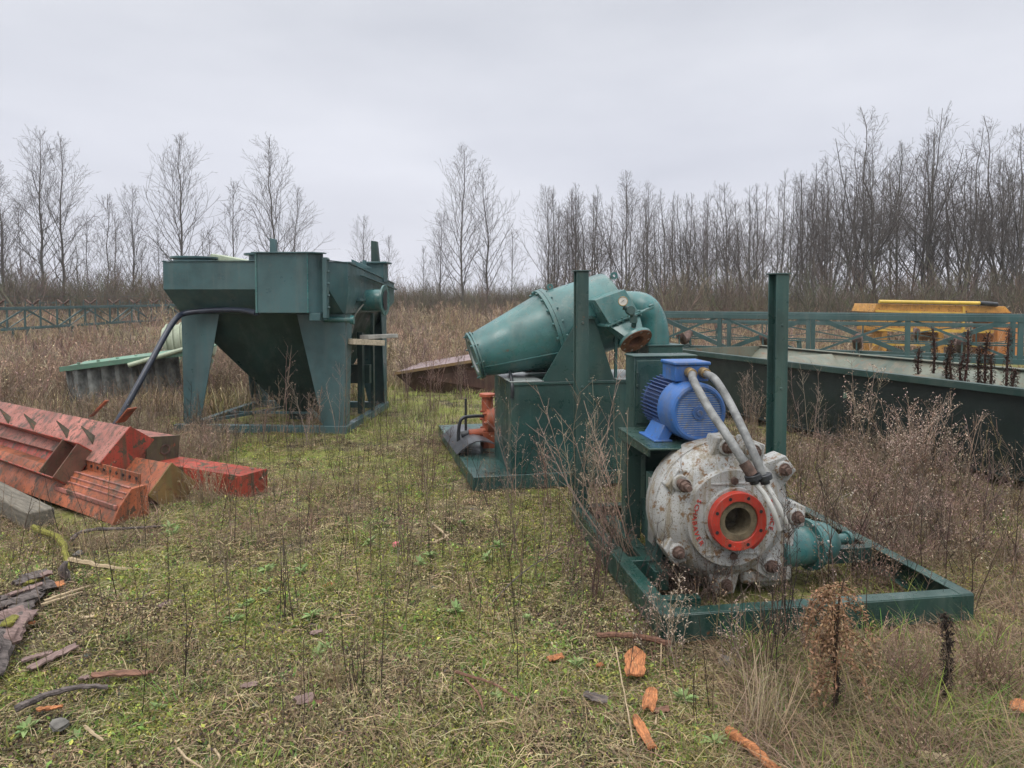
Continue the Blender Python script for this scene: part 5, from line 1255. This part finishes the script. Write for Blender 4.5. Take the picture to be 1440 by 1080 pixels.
plant('dry_weed', 'dry weed in front of the hopper, left of the settling tank middle', 'weed', weed(6, 8, .85, .3, (.21,.155,.12), 10, 4, .004), spot(372,622))
plant('dry_weed', 'thin upright weed in front of the dark hopper middle', 'weed', weed(7, 4, 1.25, .1, (.24,.18,.14), 12, 3, .004), spot(398,618))
plant('dry_weed', 'low dry weed before the right leg of the settling tank', 'weed', weed(8, 9, .75, .4, (.22,.165,.13), 10, 4, .004), spot(430,625))
plant('dry_weed', 'thin reddish weed climbing beside the right leg of the settling tank', 'weed', weed(9, 4, 1.15, .2, (.22,.16,.13), 10, 2, .004), spot(476,622))
plant('teasel', 'branching teasel standing tall against the dark trough wall', 'weed', weed(10, 9, 1.02, .20, (.27,.205,.16), 14, 4, .0045, (.02,0), None, .02), spot(1206,648))
plant('teasel', 'thin curving weed left of the tall teasel by the trough', 'weed', weed(11, 6, .95, .28, (.22,.165,.13), 10, 3, .004), spot(1142,632))
plant('dry_weed', 'dense grey weed right behind the right post of the pump frame', 'weed', weed(12, 16, .85, .25, (.20,.15,.12), 12, 4, .0035), spot(1058,612))
plant('dry_bramble', 'bushy pinkish grey bramble heaped before the trough at right', 'bush', weed(13, 42, .88, .55, (.27,.19,.15), 16, 4, .003, (.05,0), (.34,.26,.21), .014), spot(1290,700))
plant('dry_bramble', 'lower tangled bramble just left of the bushy heap', 'bush', weed(14, 34, .60, .7, (.25,.175,.14), 14, 3, .003), spot(1215,705))
plant('dry_bramble', 'sprawling reddish bramble spilling toward the right frame rail', 'bush', weed(15, 34, .62, .9, (.22,.15,.12), 12, 2, .003, (-.2,-.2)), spot(1262,748))
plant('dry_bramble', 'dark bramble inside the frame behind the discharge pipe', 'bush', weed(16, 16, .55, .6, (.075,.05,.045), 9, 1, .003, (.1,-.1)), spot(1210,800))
plant('dry_weed', 'pale bare stalks standing right of the bramble by the trough', 'weed', weed(17, 6, .62, .12, (.26,.20,.155), 4, 1, .004), spot(1385,690))
plant('dry_weed', 'thin stalks before the trough near the right edge', 'weed', weed(18, 6, .7, .2, (.24,.18,.14), 5, 2, .004), spot(1350,686))
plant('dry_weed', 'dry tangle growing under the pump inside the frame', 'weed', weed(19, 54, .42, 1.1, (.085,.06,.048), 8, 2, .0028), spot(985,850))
plant('dry_weed', 'dark dead vines hanging over the pump face at right', 'weed', weed(20, 10, .75, .14, (.045,.034,.032), 10, 2, .003, (-.03,.0)), spot(1095,905))
plant('dry_weed', 'grey seed headed weed before the front rail at its left end', 'weed', weed(21, 7, .40, .35, (.27,.22,.17), 12, 4, .003), spot(945,925))
plant('dry_weed', 'upright weed before the front rail below the pump', 'weed', weed(22, 5, .46, .16, (.22,.17,.135), 10, 4, .003), spot(1020,935))
plant('dry_weed', 'dark thin stalks growing before the front rail at centre', 'weed', weed(23, 7, .52, .2, (.075,.055,.045), 5, 1, .003), spot(1075,940))
plant('straw_tuft', 'fan of pale straw stems leaning right at bottom centre right', 'grass', weed(24, 46, .36, .45, (.36,.29,.19), 1, 0, .0024, (.38,.05)), spot(1062,1030))
plant('straw_tuft', 'matted tan grass tussock at the lower right', 'grass', weed(25, 110, .32, 1.4, (.19,.13,.095), 3, 1, .0020), spot(1270,965))
plant('straw_tuft', 'matted brown grass tussock at the right edge', 'grass', weed(26, 100, .32, 1.4, (.185,.125,.09), 3, 1, .0020), spot(1385,960))
plant('straw_tuft', 'brown grass tussock at the bottom right, nearest', 'grass', weed(27, 80, .26, 1.4, (.185,.13,.09), 2, 1, .0018), spot(1290,1060))
plant('straw_tuft', 'small tan tussock in the lower left quarter', 'grass', weed(28, 46, .17, .8, (.27,.21,.12), 1, 0, .0018), spot(235,935))
plant('straw_tuft', 'small tan tussock in the lower middle', 'grass', weed(29, 40, .18, .8, (.25,.19,.11), 1, 0, .0018), spot(470,965))
plant('straw_tuft', 'tan tussock right of the ochre end plate by the beam pile', 'grass', weed(30, 50, .38, .6, (.27,.205,.135), 4, 1, .0028), spot(290,712))
plant('straw_tuft', 'tan tussock left of the mossy branch', 'grass', weed(31, 46, .22, .9, (.28,.22,.14), 1, 0, .0022), spot(130,775))
plant('dry_weed', 'dark stalk group standing at the lower left of centre', 'weed', weed(32, 6, .34, .1, (.04,.032,.028), 2, 0, .0030), spot(492,965))
plant('dry_weed', 'single dark stalk standing in the lower left quarter', 'weed', weed(33, 2, .48, .04, (.05,.04,.033), 3, 0, .0030), spot(254,960))
plant('dry_weed', 'dark stalks standing left of the middle', 'weed', weed(34, 5, .5, .1, (.055,.042,.036), 3, 0, .0032), spot(400,870))
plant('dry_weed', 'brown stalks in the middle grass before the skid', 'weed', weed(35, 8, .62, .2, (.13,.09,.075), 6, 2, .0030), spot(575,800))
plant('dry_weed', 'brown stalks in the middle grass right of centre', 'weed', weed(36, 10, .62, .25, (.15,.105,.085), 7, 2, .0030), spot(715,790))
plant('dry_weed', 'reddish stalks left of the pump frame rail', 'weed', weed(37, 14, .62, .25, (.13,.085,.07), 8, 2, .0032), spot(835,840))
plant('dry_weed', 'dry stalks leaning before the rail corner', 'weed', weed(38, 10, .5, .35, (.16,.11,.085), 6, 2, .003), spot(800,810))
plant('dry_weed', 'reddish weeds left of the cyclone skid', 'weed', weed(39, 16, .72, .3, (.165,.11,.088), 9, 3, .0032), spot(600,690))
plant('dry_weed', 'tall reddish seed heads behind the skid before the rusty chute', 'weed', weed(40, 12, 1.0, .25, (.21,.14,.12), 12, 4, .0045), spot(608,575))
plant('dry_weed', 'thin dark bare twigs arching right across the pump face', 'weed', weed(41, 9, .85, .45, (.06,.045,.04), 4, 0, .0026, (.42,-.06)), spot(903,832))
plant('dry_weed', 'reddish weeds standing before the rusty chute, left end', 'weed', weed(42, 10, .9, .3, (.20,.14,.115), 10, 3, .005), spot(572,556))
plant('dry_weed', 'reddish weeds standing before the rusty chute, near the cyclone tip', 'weed', weed(43, 12, .95, .3, (.20,.14,.115), 10, 3, .005), spot(648,560))
plant('dry_weed', 'dry weeds leaning over the left frame rail at its middle', 'weed', weed(44, 14, .6, .5, (.17,.12,.095), 8, 2, .003, (.1,0)), spot(858,800))
plant('dry_weed', 'dense dry weed tangle before the left end of the front rail', 'weed', weed(45, 12, .36, .6, (.15,.105,.085), 8, 2, .0026), spot(905,905))
plant('dry_weed', 'reddish weed tangle before the middle of the front rail', 'weed', weed(46, 16, .40, .5, (.19,.135,.105), 9, 3, .0028), spot(1130,925))
plant('green_tuft', 'long green grass tuft against the front rail, left of the brown plume', 'grass', tuft(47, 40, .14, .30, .005, [GRN,LIME,(.12,.24,.05)], .10, (.3,1.0), 3), spot(1062,925), mat=VEG)
plant('green_tuft', 'long green grass tuft against the front rail, right of the brown plume', 'grass', tuft(48, 50, .14, .30, .005, [GRN,LIME,(.12,.24,.05)], .14, (.3,1.0), 3), spot(1245,905), mat=VEG)
plant('green_tuft', 'bright green grass tuft at the right front corner of the frame', 'grass', tuft(49, 50, .12, .26, .005, [GRN,LIME,(.14,.26,.05)], .14, (.3,1.0), 3), spot(1395,905), mat=VEG)
plant('green_tuft', 'green grass tuft between the two brown tussocks at lower right', 'grass', tuft(50, 60, .12, .28, .005, [GRN,LIME,(.14,.26,.05)], .16, (.3,1.1), 3), spot(1335,1010), mat=VEG)
plant('dry_weed', 'brown dry tangle inside the frame at its right end', 'weed', weed(52, 30, .34, 1.0, (.16,.11,.085), 8, 2, .0026), spot(1235,822))
plant('green_tuft', 'green grass tuft inside the frame behind the right end of the front rail', 'grass', tuft(51, 40, .12, .26, .005, [GRN,LIME], .14, (.3,1.0), 3), spot(1285,845), mat=VEG)
def spike(seed, H, r0, col, n=420, top=1.0, droop=0):
    g = Geo(); r = random.Random(seed); P = [V((0,0,-.03)),V((r.gauss(0,.01),0,H*.35)),V((r.gauss(0,.012),0,H*.7)),V((r.gauss(0,.015),0,H))]
    g.tube(P, r0*.5, r0*.4, vj(r,col), 6)
    for k in range(n):
        t_ = r.uniform(.22,1)*3; i = min(2,int(t_)); p = P[i].lerp(P[i+1],t_-i); a = r.uniform(0,6.28); q = r0*r.uniform(.3,1.15)
        g.leaf(p+V((math.cos(a)*q,math.sin(a)*q,0)), a+r.uniform(-1,1), r0*r.uniform(.6,1.6), r0*.5, r.uniform(-1.2,1.2), vj(r,col,.5))
    return g.arr()
plant('mullein_stalk', 'thick black dead mullein stalk standing before the right end of the front rail', 'stalk', spike(1, .40, .016, (.035,.027,.022)), spot(1325,992))
plant('mullein_stalk', 'black fuzzy stalk carrying the brown drooping plume', 'stalk', spike(2, .46, .012, (.035,.026,.022), 300), spot(1170,1010))
def plume(seed):
    g = Geo(); r = random.Random(seed)
    for k in range(44):
        a = r.uniform(0,6.28); s_ = r.uniform(.09,.22); P = [V((r.gauss(.0,.014),r.gauss(0,.012),.17+.40*r.random()**.7))]; d = V((math.cos(a)*.45-.12,math.sin(a)*.45,.35)).normalized()
        for i in range(6): d = (d*.8+V((0,0,-.48))).normalized(); P.append(P[-1]+d*s_/4.5)
        c_ = vj(r,(.20,.115,.062),.35); g.tube(P, .0025, .0012, c_, 3)
        for i in range(1,7):
            for j in range(9): g.leaf(P[i]+V((r.gauss(0,.007),r.gauss(0,.007),r.gauss(0,.007))), r.uniform(0,6.28), .018, .009, r.uniform(-1.2,.8), vj(r,(.22,.135,.08),.45))
    P = [V((0,0,-.02)),V((.004,0,.3)),V((.012,0,.5)),V((.03,0,.585))]; g.tube(P, .005, .003, (.06,.04,.03), 5)
    return g.arr()
plant('goldenrod', 'brown drooping feathery plume before the front rail', 'weed', plume(4), spot(1172,1012))
# dock stalks growing in the trough
tm = Matrix.Translation((T0.x,T0.y,0)) @ Matrix.Rotation(math.atan2(td.y,td.x),4,'Z')
for i, (u, v0) in enumerate(((1291,490),(1311,462),(1330,486),(1336,478),(1352,496),(1358,464),(1376,486),(1386,468),(1393,500),(1416,462),(1424,520))):
    Yd = 7.9-(u-1290)*.0075; p = D(u,545,Yd); top = D(u,v0,Yd).z; p.z = .45
    plant('dock_stalk', f'dark brown seed studded dock stalk growing up inside the long trough', 'stalk', spike(20+i, (top-.45), .027, (.060,.036,.028), 330), p, 'dock stalks inside the long trough')
# light green leaf rosettes
def rosette(seed):
    g = Geo(); r = random.Random(seed)
    for k in range(24):
        a = k*2.4+r.uniform(-.4,.4); L = r.uniform(.03,.068); g.leaf((0,0,.004+.001*k), a, L, L*.32, r.uniform(.15,1.0), vj(r,(.27,.36,.15),.25), .12)
    return g.arr()
RM = []
for i in range(3):
    m_ = tri_mesh('leaf_rosette', *rosette(40+i)); m_.materials.append(VEG); RM.append(m_)
RL = [(376,812),(424,812),(341,862),(352,856),(456,912),(447,920),(440,872),(374,842),(222,993),(36,1018),(108,1030),(520,772),(606,788),(590,800),(684,790),(700,772),(812,938),(178,906),(650,742),(245,757),(238,748),(742,868),(640,860),(330,882),(1005,1045),(960,985),(700,985)]
r8 = random.Random(8)
for i, (u, v) in enumerate(RL):
    o = bpy.data.objects.new('leaf_rosette', RM[i%3]); COL.objects.link(o); o.location = spot(u,v); o.rotation_euler = (0,0,r8.uniform(0,6)); s_ = r8.uniform(.65,1.15); o.scale = (s_,s_,s_)
    tag(o, 'light green rosette of soft pointed leaves low in the mossy grass', 'plant', 'light green leaf rosettes in the grass')

# ------------------------------------------------------------------ damp winter air
hz_ = NT('damp_air'); hz_.t.nodes.remove(hz_.b)
pv = hz_.n('ShaderNodeVolumePrincipled'); pv.inputs['Color'].default_value = (.86,.88,.94,1); pv.inputs['Density'].default_value = .0008; pv.inputs['Anisotropy'].default_value = 0
hz_.l(pv.outputs[0], hz_.out.inputs['Volume'])
ho_ = obj('haze', MB().box((-175,-25,-1.2),(175,195,19)), hz_.m); tag(ho_, 'thin damp haze over the field', 'haze', kind='stuff')
